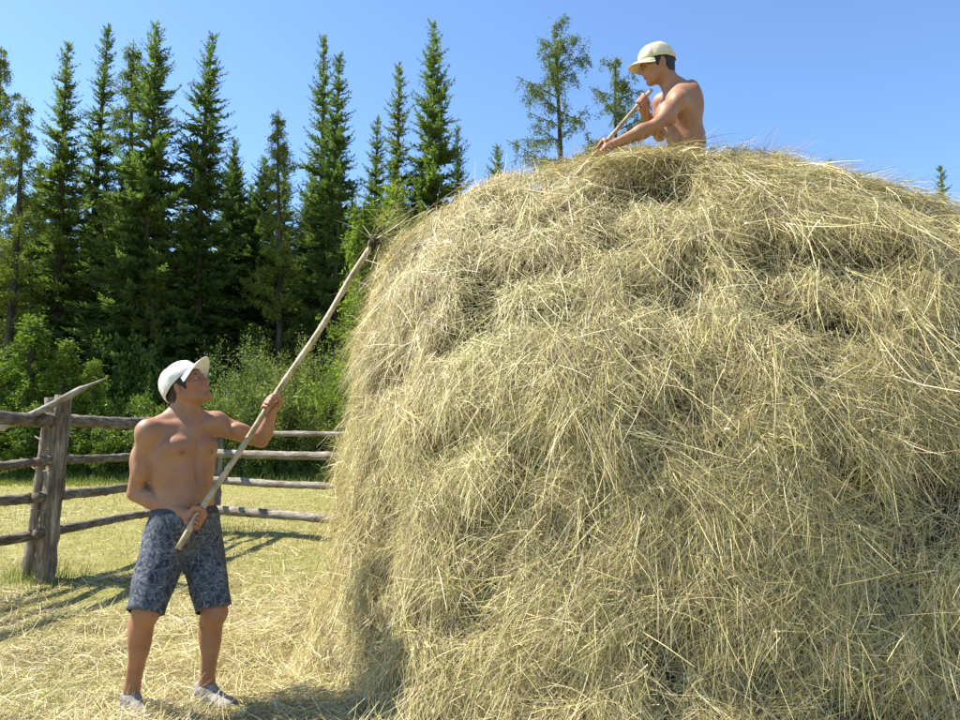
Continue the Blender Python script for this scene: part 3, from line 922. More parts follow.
for i, (px, py) in enumerate([(-15, 400), (18, 385), (52, 398), (84, 388), (112, 395), (140, 385), (160, 398), (185, 392), (208, 388), (232, 400), (262, 396), (290, 404), (318, 396), (350, 390)]):
    d = 22.0 + rr.uniform(-0.5, 0.6)
    p = at(px, py, d)
    H0 = (2.8, 2.4)[i % 2]
    plant('leafy_shrub', SHRUB[i % 2], p[0], d, p[2] / H0, 'leafy green shrub in the row of undergrowth along the meadow edge', 'shrub', 'undergrowth shrubs along the meadow edge', rr.uniform(0.85, 1.15), ('stems', 'leaves'))

for i in range(15):
    px, py, d = -20 + 27 * i + rr.normal(0, 8), rr.uniform(318, 372), rr.uniform(24.8, 26.5)
    p = at(px, py, d); H0 = (2.8, 2.4)[i % 2]
    plant('leafy_shrub', SHRUB[i % 2], p[0], d, p[2] / H0, 'tall dark green shrub standing under the conifers behind the undergrowth row', 'shrub', 'tall shrubs under the conifers', rr.uniform(0.7, 0.9), ('stems', 'leaves'))

# ------------------------------------------------------------------ fence
def log(a, b, r0, r1, seed, rough=0.012, sag=0.0, seg=16, n=64, wob=0.02):
    a, b = np.asarray(a, float), np.asarray(b, float)
    t = np.linspace(0, 1, n)[:, None]
    pts = a * (1 - t) + b * t
    rr_ = np.random.default_rng(seed)
    w = np.stack([vnoise(np.stack([t[:, 0] * 3, np.full(n, seed * 1.7), np.full(n, k * 3.1)], -1), 1, seed) for k in range(3)], -1)
    pts = pts + w * wob
    pts[:, 2] -= sag * 4 * (t * (1 - t))[:, 0]
    rad = lerp(r0, r1, t[:, 0]) * (1 + 0.06 * vnoise(np.stack([t[:, 0] * 9, np.full(n, seed), np.zeros(n)], -1), 1, seed + 3))
    return tube(pts, rad, seg, True, rough * 1.35, 22, seed)

def build_fence():
    FP = at(45, 575, 6.84); FP[2] = 0
    root = empty('log_fence', FP, 'grey log rail fence with four rails running behind the man', 'fence')
    dirv = unit([0.10, 0.99, 0]); corner = FP + dirv * 3.3
    right = unit([1.72, -0.85, 0]); endp = corner + right * 3.6
    back = FP - dirv * 2.7
    def add(nm, VF, mat):
        V, F = VF
        link(nm, np_mesh(nm, rel(root, V), F, M[mat]), root)
    z0 = lambda p: np.array([p[0], p[1], -0.25])
    # posts
    add('post', log(z0(FP + [0.01, -0.06, 0]), FP + np.array([0.10, -0.06, 1.70]), 0.088, 0.078, 1, 0.018, n=26, wob=0.012), 'post')
    add('post', log(z0(FP + [-0.19, 0.06, 0]), FP + np.array([-0.10, 0.10, 1.68]), 0.078, 0.066, 2, 0.014, n=26, wob=0.012), 'post')
    for P, s in ((corner, 5), (endp, 8)):
        add('post', log(z0(P), P + np.array([0.02, 0, 1.5]), 0.09, 0.08, s, 0.015), 'post')
    for P, s in ((endp + [0.2, 0.12, 0], 9), (back, 11)):
        add('post', log(z0(P), P + np.array([0.0, 0, 1.5]), 0.07, 0.06, s, 0.014), 'post')
    # rails: heights along the near panel (left, right of the post) and the far panel
    hs = [1.455, 1.085, 0.745, 0.40]
    rad = [0.066, 0.046, 0.05, 0.048]
    off = np.array([-0.075, 0.02, 0])
    for i, h in enumerate(hs):
        zz = np.array([0, 0, h])
        add('rail', log(back + off + zz + [0, 0, 0.0], FP + dirv * 0.25 + off + zz + [0, 0, (0.0, -0.01, 0.0, 0.02)[i]], rad[i], rad[i] * 0.92, 20 + i, 0.012, 0.0, wob=0.03), 'shaded_rail_bark')
        h2 = zz + [0, 0, (0.01, 0.0, 0.01, 0.03)[i]]
        add('rail', log(FP - dirv * 0.2 - off * 0.4 + h2, corner + dirv * 0.2 + h2 + [0, 0, (0.02, 0.0, 0, 0)[i]], rad[i] * 0.98, rad[i] * 0.8, 30 + i, 0.012, 0.0, wob=0.03), 'shaded_rail_bark')
    hr = [1.36, 1.06, 0.70, 0.31]
    for i, h in enumerate(hr):
        r0 = (0.035, 0.058, 0.05, 0.062)[i]
        add('rail', log(corner - right * 0.35 + [0, -0.1, h + 0.03], endp + right * 0.3 + [0, -0.1, h - 0.03], r0, r0 * 0.85, 40 + i, 0.008, 0.0, wob=0.025), 'lit_rail_grey')
    # wire ties round the double post
    for h in (1.30, 1.02, 0.66):
        a = np.linspace(0, 2 * np.pi, 40)
        c = FP + np.array([-0.055 + 0.05 * (h - 0.8), 0.0, h])
        u = unit([0.18, -0.14, 0]); v = np.array([-u[1], u[0], 0])
        pts = c + u * (0.20 * np.cos(a))[:, None] + v * (0.108 * np.sin(a))[:, None] + np.array([0, 0, 1.0]) * (0.02 * np.sin(2 * a))[:, None]
        add('wire_tie', tube(pts, 0.005, 6, False), 'wire')
    return root, FP, dirv
fence, FP, FDIR = build_fence()
# stick laid over the top rail and the post head
a, b = at(-40, 447, 6.86), at(108, 378, 6.42)
t = np.linspace(0, 1, 24)[:, None]
pts = a * (1 - t) + b * t + np.array([0, 0, 0.012]) * np.sin(t * 9)
radii = np.where(t[:, 0] < 0.83, 0.036 - 0.008 * t[:, 0], lerp(0.020, 0.004, np.clip((t[:, 0] - 0.83) / 0.17, 0, 1)))
V, F = tube(pts, radii, 10, True, 0.004, 14, 3)
so = empty('wooden_stick', a, 'bare grey stick with a pointed end propped across the fence post', 'stick')
link('shaft', np_mesh('shaft', rel(so, V), F, M['stick']), so)
print('fence', round(time.time() - T0, 1))

# ------------------------------------------------------------------ people: one continuous surface from blended tapered volumes
class Body:
    def __init__(s, lo, hi, h):
        s.lo = np.asarray(lo, float); s.h = h
        s.n = np.ceil((np.asarray(hi, float) - s.lo) / h).astype(int) + 1
        s.D = np.full(s.n, 1.0, np.float32)
    def _box(s, lo, hi):
        i0 = np.clip(np.floor((lo - s.lo) / s.h).astype(int), 0, s.n - 1)
        i1 = np.clip(np.ceil((hi - s.lo) / s.h).astype(int) + 1, 1, s.n)
        sl = tuple(slice(a, max(b, a + 1)) for a, b in zip(i0, i1))
        ax = [(s.lo[k] + s.h * np.arange(sl[k].start, sl[k].stop)).astype(np.float32) for k in range(3)]
        G = np.stack(np.meshgrid(*ax, indexing='ij'), -1)
        return sl, G
    def _join(s, sl, d, k):
        a = s.D[sl]
        if k <= 0:
            s.D[sl] = np.minimum(a, d); return
        h = np.maximum(k - np.abs(a - d), 0) / k
        s.D[sl] = np.minimum(a, d) - h * h * k * 0.25
    def _cut(s, sl, d, k):
        a = s.D[sl]; b = -d
        h = np.maximum(k - np.abs(a - b), 0) / max(k, 1e-6)
        s.D[sl] = np.maximum(a, b) + h * h * k * 0.25
    def cap(s, a, b, ra, rb, k=0.02, end=None, cut=False):
        a, b = np.asarray(a, float), np.asarray(b, float)
        m = max(ra, rb) + k + 0.012
        sl, G = s._box(np.minimum(a, b) - m, np.maximum(a, b) + m)
        ab = b - a
        t = np.clip(((G - a) @ ab) / max(ab @ ab, 1e-9), 0, 1)
        d = np.linalg.norm(G - a - t[..., None] * ab, axis=-1) - (ra + (rb - ra) * t)
        if end is not None:
            d = np.maximum(d, (G - np.asarray(end[0])) @ np.asarray(end[1]))
        (s._cut if cut else s._join)(sl, d.astype(np.float32), k)
    def ell(s, c, r, R=np.eye(3), k=0.02, cut=False):
        c, r = np.asarray(c, float), np.asarray(r, float)
        ext = np.sqrt(((np.asarray(R).T * r) ** 2).sum(1)) + k + 0.012
        sl, G = s._box(c - ext, c + ext)
        q = (G - c) @ np.asarray(R).T
        k0 = np.linalg.norm(q / r, axis=-1); k1 = np.linalg.norm(q / (r * r), axis=-1)
        d = k0 * (k0 - 1) / np.maximum(k1, 1e-6)
        (s._cut if cut else s._join)(sl, d.astype(np.float32), k)
    def chain(s, pts, rad, k=0.01):
        for i in range(len(pts) - 1):
            s.cap(pts[i], pts[i + 1], rad[i], rad[i + 1], k)
    def plane(s, p, n):
        """cut everything away on the side n points to"""
        ax = [(s.lo[k] + s.h * np.arange(s.n[k])).astype(np.float32) for k in range(3)]
        d = ((ax[0] - p[0]) * n[0])[:, None, None] + ((ax[1] - p[1]) * n[1])[None, :, None] + ((ax[2] - p[2]) * n[2])[None, None, :]
        s.D = np.maximum(s.D, d)
    def mesh(s, smooth=2):
        D = s.D; n = s.n
        S = D < 0
        c = np.zeros(n - 1, np.int8)
        for dx in (0, 1):
            for dy in (0, 1):
                for dz in (0, 1):
                    c += S[dx:n[0] - 1 + dx, dy:n[1] - 1 + dy, dz:n[2] - 1 + dz]
        act = np.argwhere((c > 0) & (c < 8))
        idx = np.full(n - 1, -1, np.int32)
        idx[act[:, 0], act[:, 1], act[:, 2]] = np.arange(len(act))
        cor = np.array([[i >> 2 & 1, i >> 1 & 1, i & 1] for i in range(8)])
        val = np.stack([D[act[:, 0] + o[0], act[:, 1] + o[1], act[:, 2] + o[2]] for o in cor], 1)
        acc = np.zeros((len(act), 3)); cnt = np.zeros(len(act))
        for i in range(8):
            for j in range(i + 1, 8):
                if np.abs(cor[i] - cor[j]).sum() != 1: continue
                a, b = val[:, i], val[:, j]
                m = (a < 0) != (b < 0)
                t = np.where(m, a / np.where(m, a - b, 1), 0)
                acc += m[:, None] * (cor[i] + t[:, None] * (cor[j] - cor[i])); cnt += m
        V = s.lo + s.h * (act + acc / np.maximum(cnt, 1)[:, None])
        F = []
        for ax in range(3):
            o1, o2 = [(1, 2), (2, 0), (0, 1)][ax]
            sl0 = [slice(1, -1)] * 3; sl0[ax] = slice(0, -1)
            sl1 = list(sl0); sl1[ax] = slice(1, None)
            A, Bb = S[tuple(sl0)], S[tuple(sl1)]
            e = np.argwhere(A != Bb)
            off = np.ones(3, int); off[ax] = 0
            e = e + off
            inside = S[e[:, 0], e[:, 1], e[:, 2]]
            u1 = np.zeros(3, int); u1[o1] = 1
            u2 = np.zeros(3, int); u2[o2] = 1
            g = lambda q: idx[q[:, 0], q[:, 1], q[:, 2]]
            q = np.stack([g(e - u1 - u2), g(e - u2), g(e), g(e - u1)], 1)
            q[~inside] = q[~inside][:, ::-1]
            F.append(q)
        F = np.vstack(F)
        F = F[(F >= 0).all(1)]
        for it in range(smooth):
            acc = np.zeros_like(V); cnt = np.zeros(len(V))
            for a, b in ((0, 1), (1, 2), (2, 3), (3, 0)):
                np.add.at(acc, F[:, a], V[F[:, b]]); np.add.at(cnt, F[:, a], 1)
                np.add.at(acc, F[:, b], V[F[:, a]]); np.add.at(cnt, F[:, b], 1)
            V = 0.45 * V + 0.55 * acc / np.maximum(cnt, 1)[:, None]
        return V, F

def vert_normals(V, F):
    n = np.cross(V[F[:, 2]] - V[F[:, 0]], V[F[:, 3]] - V[F[:, 1]])
    N = np.zeros_like(V)
    for k in range(4): np.add.at(N, F[:, k], n)
    return unit(N)

def frame(f, up=(0, 0, 1)):
    """rows: forward, left, up"""
    f = unit(f); l = unit(np.cross(up, f)); u = np.cross(f, l)
    return np.stack([f, l, u])

def add_head(B, c, R):
    """head volumes; c between the ears at eye level, R rows forward/left/up"""
    w = lambda x, y, z: np.asarray(c) + np.array([x, y, z]) @ R
    B.ell(w(-.012, 0, .032), (.098, .077, .092), R, .01)
    B.ell(w(.03, 0, -.025), (.064, .063, .085), R, .03)
    for s in (-1, 1):
        B.cap(w(-.005, .052 * s, -.045), w(.055, .022 * s, -.095), .022, .017, .025)
        B.ell(w(.055, .044 * s, -.018), (.03, .024, .02), R, .02)
        B.cap(w(.078, .012 * s, .019), w(.066, .046 * s, .018), .011, .010, .014)
        B.ell(w(-.012, .078 * s, -.006), (.019, .009, .031), frame(R[0] + R[1] * s * .45, R[2]), .007)
        B.ell(w(-.006, .086 * s, -.004), (.008, .005, .017), frame(R[0] + R[1] * s * .45, R[2]), .005, cut=True)
        B.ell(w(.096, .032 * s, .0), (.016, .016, .009), R, .012, cut=True)
    B.ell(w(.07, 0, -.098), (.022, .024, .018), R, .02)
    B.cap(w(.084, 0, .012), w(.107, 0, -.027), .0085, .0115, .012)
    for s in (-1, 1):
        B.ell(w(.095, .012 * s, -.031), (.011, .009, .008), R, .008)
    B.ell(w(.083, 0, -.052), (.018, .026, .015), R, .015)
    B.ell(w(.091, 0, -.054), (.009, .022, .0055), R, .004)
    B.ell(w(.089, 0, -.066), (.009, .019, .0062), R, .004)
    return w

def add_grip(B, c, axis, wrist, pr, thumb=1.0, side=1.0):
    """a hand closed round a pole: c on the pole axis, four fingers and thumb wrapped round it"""
    d = unit(axis) * thumb            # points to the thumb side
    n = np.asarray(wrist, float) - c
    n = unit(n - d * (n @ d))
    b = np.cross(d, n) * side
    ring = lambda ang, rad, al: c + d * al + (n * math.cos(math.radians(ang)) + b * math.sin(math.radians(ang))) * rad
    for i in range(4):
        al = 0.029 - 0.0195 * i
        fr = (.0092, .0096, .0092, .008)[i]
        ext = (0, 12, 6, -18)[i]
        kn = ring(38, pr + .026, al)
        pts = [kn, ring(82, pr + .017, al), ring(135, pr + .0095, al), ring(190, pr + .0085, al), ring(238 + ext, pr + .008, al)]
        B.cap(wrist, kn, .017, .0125, .012)
        B.chain(pts, [.0115, fr * 1.06, fr, fr * .95, fr * .82], .0025)
    B.cap(wrist, ring(-15, pr + .02, .02), .02, .019, .015)
    B.cap(wrist, ring(-10, pr + .02, -.02), .02, .018, .015)
    th = [lerp(wrist, ring(-40, pr + .02, .035), .55), ring(-52, pr + .021, .042), ring(-100, pr + .013, .052), ring(-155, pr + .009, .05), ring(-195, pr + .009, .044)]
    B.chain(th, [.017, .0145, .0115, .0105, .0085], .006)

def cap_meshes(c, R, visor_up=0.0, visor_len=0.078):
    w = lambda A: np.asarray(c) + A @ R
    # crown of six panels
    nu, nv = 72, 16
    u = np.linspace(0, 2 * np.pi, nu, endpoint=False)
    rim = 0.040 - 0.030 * (0.5 - 0.5 * np.cos(u)) ** 1.3 + visor_up * 0.0      # lower at the back
    V = []
    cx, rx, ry, rz = -.013, .116, .0925, .118
    for j in range(nv):
        t = j / (nv - 1)
        ph = t * np.pi / 2
        z = rim + (0.140 - rim) * np.sin(ph) ** 0.95
        rr_ = np.cos(ph) ** 0.70
        seam = 1 - 0.018 * np.exp(-((np.mod(u + np.pi / 6, np.pi / 3) - np.pi / 6) / 0.045) ** 2)
        wr = 1 + (0.014 * np.sin(5 * u + 6 * t) + 0.012 * np.sin(11 * u - 9 * t)) * (1 - t) + 0.03 * np.exp(-(np.angle(np.exp(1j * u)) / 0.7) ** 2) * np.sin(np.pi * t)
        V.append(np.stack([cx + rx * rr_ * np.cos(u) * seam * wr, ry * rr_ * np.sin(u) * seam * wr, z], -1))
    V = np.array(V)
    V = V + (0.0035 * fbm(V, 24, 2, 12) + 0.0015 * fbm(V, 70, 1, 13))[..., None] * unit(V - np.array([cx, 0, .03]))
    inner = V * np.array([.955, .955, 1]) - np.array([0, 0, .004])
    V = np.concatenate([inner[::-1], V], 0)
    V = V.reshape(-1, 3); n = nv * 2
    i = np.arange(n - 1)[:, None] * nu; j = np.arange(nu)[None, :]; j2 = (j + 1) % nu
    Q = np.stack([i + j, i + j2, i + nu + j2, i + nu + j], -1).reshape(-1, 4)
    crown = (w(V), Q)
    outer = V.reshape(n, nu, 3)[nv:]
    seams = [tube(w(outer[:, k] * np.array([1.004, 1.004, 1]) + np.array([0, 0, .0006])), .0013, 5) for k in range(0, nu, nu // 6)]
    seams.append(tube(w(np.vstack([outer[1], outer[1][:1]]) * np.array([1.006, 1.006, 1])), .0012, 5, False))
    seams = merge(seams)
    # button
    a = np.linspace(0, np.pi / 2, 5); pts = np.array([[cx, 0, .134], [cx, 0, .137], [cx, 0, .140]])
    bt, bf = tube(pts, [.009, .008, .004], 12)
    button = (w(bt), bf)
    # visor
    nu2, nv2 = 33, 9
    uu = np.linspace(-1, 1, nu2); vv = np.linspace(0, 1, nv2)
    U, Vv = np.meshgrid(uu, vv, indexing='ij')
    ang = U * 1.08
    bx = cx + rx * np.cos(ang) * 0.985; by = ry * np.sin(ang) * 0.985
    le = visor_len * np.cos(U * np.pi / 2) ** 0.55
    X = bx + le * Vv * 1.0
    Y = by * (1 + 0.05 * Vv)
    Z = 0.042 - 0.030 * (0.5 - 0.5 * np.cos(ang)) ** 1.3 - 0.042 * np.abs(U) ** 2.0 * (0.35 + 0.65 * Vv) + le * Vv * (visor_up - 0.9 * Vv * 0.18)
    top = np.stack([X, Y, Z + .0022], -1).reshape(-1, 3); bot = np.stack([X, Y, Z - .0022], -1).reshape(-1, 3)
    ii = np.arange(nu2 - 1)[:, None] * nv2; jj = np.arange(nv2 - 1)[None, :]
    q = np.stack([ii + jj, ii + nv2 + jj, ii + nv2 + jj + 1, ii + jj + 1], -1).reshape(-1, 4)
    m = len(top)
    edge = []
    for k in range(nu2 - 1):
        a_ = k * nv2 + nv2 - 1; b_ = a_ + nv2
        edge.append([a_, a_ + m, b_ + m, b_])
    visor = (w(np.vstack([top, bot])), np.vstack([q, q[:, ::-1] + m, np.array(edge)]))
    return crown, button, visor, seams

def hair_mesh(c, R, h=0.004):
    c = np.asarray(c)
    B = Body(c - .17, c + .17, h)
    w = lambda x, y, z: c + np.array([x, y, z]) @ R
    B.ell(w(-.014, 0, .030), (.1035, .0825, .097), R, 0)
    B.ell(w(-.05, 0, -.03), (.055, .066, .075), R, .02)
    # hairline: behind the ears, above the brow, sideburns
    B.ell(w(.112, 0, -.055), (.092, .2, .105), R, 0.008, cut=True)
    for s in (-1, 1):
        B.cap(w(-.006, .07 * s, -.025), w(-.006, .11 * s, -.025), .028, .028, .006, cut=True)
        B.ell(w(.026, .066 * s, -.004), (.012, .012, .026), R, .008)
    B.plane(w(0, 0, -.078), -R[2] + R[0] * -.15)
    V, F = B.mesh(1)
    N = vert_normals(V, F)
    return V + N * (0.0022 * fbm(V * np.array([1, 1, 1]), 130, 2, 4))[:, None], F

def eye_parts(c, R, add):
    for s in (-1, 1):
        p = np.asarray(c) + np.array([.0795, .032 * s, .0]) @ R
        u = np.linspace(0, 2 * np.pi, 14, endpoint=False); v = np.linspace(-1.4, 1.4, 8)
        U, Vv = np.meshgrid(u, v)
        S = np.stack([np.cos(Vv) * np.cos(U), np.cos(Vv) * np.sin(U), np.sin(Vv)], -1).reshape(-1, 3)
        i = np.arange(7)[:, None] * 14; j = np.arange(14)[None, :]; j2 = (j + 1) % 14
        Q = np.stack([i + j, i + j2, i + 14 + j2, i + 14 + j], -1).reshape(-1, 4)
        eo = add('eye', (p + (S * [.009, .013, .0036]) @ R, Q), 'eye')
        q = p + np.array([.007, 0, -.0005]) @ R
        add('iris', (q + (S * [.0035, .0055, .0034]) @ R, Q), 'iris', eo)
        t = np.linspace(0, 1, 8)[:, None]
        a_, b_ = np.array([.0865, .012 * s, .0165]), np.array([.068, .052 * s, .0175])
        pts = a_ * (1 - t) + b_ * t + np.array([.006, 0, .006]) * np.sin(t * np.pi)
        V, F = tube(pts, np.array([.002, .004, .0045, .0045, .004, .0035, .0028, .0012]), 6)
        add('eyebrow', (np.asarray(c) + V @ R, F), 'hair')

def lips(c, R, add):
    for z, rr_, wd in ((-.0545, .0045, .021), (-.0655, .0052, .018)):
        t = np.linspace(-1, 1, 11)[:, None]
        pts = np.hstack([.0965 - .010 * t ** 2, wd * t, np.full_like(t, z) + (.0015 * (1 - t ** 2) if z > -.06 else -.001 * (1 - t ** 2))])
        V, F = tube(pts, rr_ * (1 - 0.75 * np.abs(t[:, 0]) ** 2), 8)
        add('lip', (np.asarray(c) + V @ R, F), 'lip')

def skin_tint(V, spots):
    C = np.ones((len(V), 3))
    for p, rad, col in spots:
        w = np.exp(-((V - p) ** 2).sum(1) / rad ** 2)[:, None]
        C = C * (1 - w) + C * np.array(col) * w
    return C

def shoe_mesh(heel, toe, h=0.005):
    f = unit(np.array([toe[0] - heel[0], toe[1] - heel[1], 0])); R = frame(f)
    L = np.linalg.norm((toe - heel)[:2])
    c = np.array([heel[0], heel[1], 0.0]); gz = min(heel[2], toe[2])
    w = lambda x, y, z: c + np.array([x * L, y, z + gz]) @ R
    B = Body(c - [.36, .36, .1], c + [.36, .36, .25], h)
    B.ell(w(.16, 0, .05), (.055, .036, .05), R, .02)
    B.ell(w(.42, 0, .048), (.085, .038, .046), R, .03)
    B.ell(w(.73, 0, .036), (.085, .047, .036), R, .03)
    B.ell(w(.22, 0, .092), (.066, .039, .034), R, .03)
    B.ell(w(.22, 0, .140), (.042, .034, .034), R, .006, cut=True)
    B.plane(w(0, 0, .012), -R[2])
    V, F = B.mesh(2)
    N = vert_normals(V, F)
    V = V + N * (0.003 * fbm(V, 45, 2, 8))[:, None]
    S = Body(c - [.36, .36, .1], c + [.36, .36, .15], h)
    S.ell(w(.17, 0, .01), (.06, .040, .03), R, .03)
    S.cap(w(.2, 0, .01), w(.7, 0, .01), .034, .038, .03)
    S.ell(w(.74, 0, .01), (.088, .050, .03), R, .03)
    S.plane(w(0, 0, .0), -R[2]); S.plane(w(0, 0, .017), R[2])
    return (V, F), S.mesh(1)

def build_thrower():
    root_p = at(178, 700, 3.6); root_p[2] = 0
    root = empty('person', root_p, 'bare-chested person in white cap and dark patterned shorts raising a long pole', 'person')
    def add(nm, VF, mat, parent=None, col=None, smooth=True, label=None):
        V, F = VF
        o = link(nm, np_mesh(nm, rel(root, V), F, M[mat], col, smooth), parent or root)
        if label: o['label'] = label
        return o
    R = frame([.84, -.54, 0]); f, l, u = R
    pel = at(184, 533, 3.64); waist = at(185, 503, 3.63); chest = at(182, 458, 3.64); nb = at(186, 419, 3.65)
    sR, sL = at(149, 433, 3.51), at(216, 424, 3.77)
    eR, wR = at(136, 493, 3.56), at(183, 511, 3.47)
    eL, wL = at(261, 440, 3.86), at(267, 411, 3.775)
    hR, kR, aR = at(168, 541, 3.57), at(146, 611, 3.42), at(132, 688, 3.53)
    hL, kL, aL = at(200, 542, 3.70), at(214, 612, 3.60), at(207, 682, 3.69)
    pole_a, pole_b = at(178, 549, 3.40), at(375, 240, 4.36)
    def pole_at_px(px):
        for t in np.linspace(0, 1, 400):
            p = pole_a + (pole_b - pole_a) * t
            x = 480 + 720 * p[0] / (p[1] * math.cos(PITCH) + (p[2] - CAM_H) * math.sin(PITCH))
            if x >= px: return p
    gR, gL = pole_at_px(196), pole_at_px(270)
    pdir = unit(pole_b - pole_a)
    wR = gR + np.array([-.055, .035, .022]) ; wL = gL + np.array([-.010, .045, -.068])
    B = Body([-2.0, 3.05, -.02], [-.9, 4.15, 1.86], 0.0054)
    # torso
    B.ell(chest + f * .0 + u * .0, (.120, .162, .185), R, .03)
    B.ell(lerp(chest, waist, .62), (.110, .146, .15), R, .05)
    B.ell(waist - u * .01, (.110, .148, .11), R, .05)
    B.ell(pel, (.115, .155, .115), R, .05)
    for s, sh in ((-1, sR), (1, sL)):
        B.ell(chest + f * .081 + l * .074 * s + u * .052, (.042, .078, .055), frame(f + l * s * .25), .03)
        B.ell(chest - f * .075 + l * .085 * s + u * .055, (.045, .07, .10), R, .04)
        B.ell(chest - f * .01 + l * .112 * s - u * .0, (.075, .045, .12), R, .05)
        B.cap(nb + u * .035 - f * .035, sh + u * .024 - f * .012, .044, .030, .07)
        B.cap(nb + f * .055 - u * .028 + l * .018 * s, sh + u * .030 + f * .012, .011, .012, .022)
        B.cap(chest + f * .05 + u * .13, sh + u * .008, .034, .030, .05)
        B.ell(sh + l * s * .008, (.056, .056, .062), R, .035)
        B.ell(lerp(pel, waist, .0) - f * .06 + l * .07 * s - u * .05, (.08, .078, .085), R, .04)
    for i in range(3):
        for s in (-1, 1):
            B.ell(lerp(chest, waist, .35 + .32 * i) + f * .082 + l * .034 * s, (.022, .03, .026), R, .035)
    B.cap(chest + f * .128 + u * .09, chest + f * .122 - u * .10, .008, .008, .02, cut=True)
    B.ell(waist + f * .112 - u * .005, (.02, .006, .009), R, .01, cut=True)
    # neck
    hc = at(188, 387, 3.64)
    hf = unit([.93, -.22, .55]); HR = frame(hf, (-.12, 0, 1))
    B.cap(nb - u * .03, hc - HR[2] * .035 - HR[0] * .03, .070, .060, .03)
    B.cap(nb + f * .035, hc - HR[2] * .03 + HR[1] * -.04 - HR[0] * .035, .022, .02, .03)
    add_head(B, hc, HR)
    # arms
    for sh, el, wr in ((sR, eR, wR), (sL, eL, wL)):
        out = -l if sh is sR else l * 0
        B.cap(sh, lerp(sh, el, .4), .054, .051, .02)
        B.cap(lerp(sh, el, .35), el, .050, .041, .006)
        B.ell(lerp(sh, el, .55) + f * .014 + out * .006, (.052, .046, .085), frame(f, unit(sh - el)), .006)
        B.ell(lerp(sh, el, .48) - f * .018 + out * .006, (.048, .044, .095), frame(f, unit(sh - el)), .006)
        B.cap(el, lerp(el, wr, .35), .041, .046, .006)
        B.cap(lerp(el, wr, .3), wr, .046, .028, .006)
    add_grip(B, gR, pdir, wR, .016, 1.0, -1.0)
    add_grip(B, gL, pdir, wL, .017, 1.0, 1.0)
    # legs
    for hp, kn, an in ((hR, kR, aR), (hL, kL, aL)):
        B.cap(hp, kn, .086, .058, .04)
        B.ell(kn + f * .012 + u * .0, (.054, .052, .06), R, .03)
        B.cap(kn, an, .050, .034, .02)
        B.ell(lerp(kn, an, .30) - f * .022, (.045, .050, .115), frame(f, unit(kn - an)), .03)
        B.cap(an, an - u * .05, .036, .033, .02)
    V, F = B.mesh(2)
    nipR = chest + f * .106 - l * .082 + u * .035
    spots = [(hc + np.array([.075, 0, -.03]) @ HR, .06, (1.02, .86, .8)), (hc + np.array([.03, -.06, -.03]) @ HR, .05, (1.05, .88, .82)),
             (kR, .07, (1.0, .92, .88)), (kL, .07, (1.0, .9, .86)), (gR, .06, (1.0, .84, .78)), (gL, .06, (1.05, .9, .86)),
             (chest, .16, (1.06, 1.06, 1.06)), (waist, .13, (1.08, 1.08, 1.08))]
    for s in (-1, 1):
        spots.append((chest + f * .117 + l * .084 * s + u * .03, .013, (.5, .38, .36)))
    spots.append((waist + f * .1 - u * .0, .010, (.5, .42, .4)))
    add('body', (V, F), 'skin', col=skin_tint(V, spots))
    # head dressing
    cadd = lambda nm, VF, mat, parent=None: add(nm, VF, mat, parent)
    add('hair', hair_mesh(hc, HR), 'hair')
    eye_parts(hc, HR, cadd); lips(hc, HR, cadd)
    CR = frame(unit(hf + np.array([0, 0, .27])), (-.12, 0, 1))
    crown, button, visor, seams = cap_meshes(hc + HR[0] * -.004, CR, .22)
    cp = add('cap', crown, 'cap_white')
    add('cap_button', button, 'cap_white', cp); add('stitching', seams, 'stitch_white', cp)
    add('visor', visor, 'cap_white', cp)
    # shorts
    S = Body([-2.05, 3.1, .36], [-1.0, 4.1, 1.02], 0.0065)
    wl = waist - u * .035
    S.ell(pel, (.130, .172, .12), R, .02)
    S.cap(wl - u * .06 - l * .04, wl - u * .06 + l * .04, .125, .125, .04)
    S.ell(lerp(pel, wl, .8), (.116, .152, .08), R, .05)
    hems = []
    for hp, kn, s in ((hR, kR, -1), (hL, kL, 1)):
        d = unit(kn - hp); hem = kn + d * (.012 if s < 0 else -.01)
        S.cap(hp + u * .02, hem + d * .1, .100, .083, .04, end=(hem, d))
        S.cap(hp - f * .03, lerp(hp, kn, .6), .10, .085, .04)
        hems.append((hem, d))
    S.plane(wl + u * .022, unit(u * 1.0 + l * .06))
    for hem, d in hems:
        S.cap(hem - d * .05, hem + d * .1, .072, .078, .004, cut=True)
    SV, SF = S.mesh(2)
    SN = vert_normals(SV, SF)
    q = (SV - pel) @ R.T
    fold = fbm(np.stack([q[:, 0] * 1.0, q[:, 1] * 1.0, q[:, 2] * .32], -1), 13, 2, 90) + .5 * fbm(SV, 9, 2, 95)
    hemw = sstep(.05, -.25, q[:, 2])
    SV = SV + SN * (0.011 * fold * (.45 + .8 * hemw))[:, None]
    so_ = add('shorts', (SV, SF), 'shorts')
    WB = Body([-2.05, 3.1, .8], [-1.0, 4.1, 1.02], 0.0045)
    WB.ell(pel, (.134, .176, .124), R, .02)
    WB.cap(wl - u * .06 - l * .04, wl - u * .06 + l * .04, .129, .129, .04)
    WB.ell(lerp(pel, wl, .8), (.120, .156, .08), R, .05)
    WB.plane(wl + u * .024, unit(u * 1.0 + l * .06)); WB.plane(wl - u * .012, -unit(u * 1.0 + l * .06))
    add('waistband', WB.mesh(1), 'band', so_)
    for s in (-1,):
        pk = [pel + l * .165 * s + f * (.02 + .055 * t) + u * (.085 * t * 2 - .09) + l * (-.012 * t * s) for t in np.linspace(0, 1, 8)]
        add('pocket_seam', tube(pk, .004, 6), 'seam', so_)
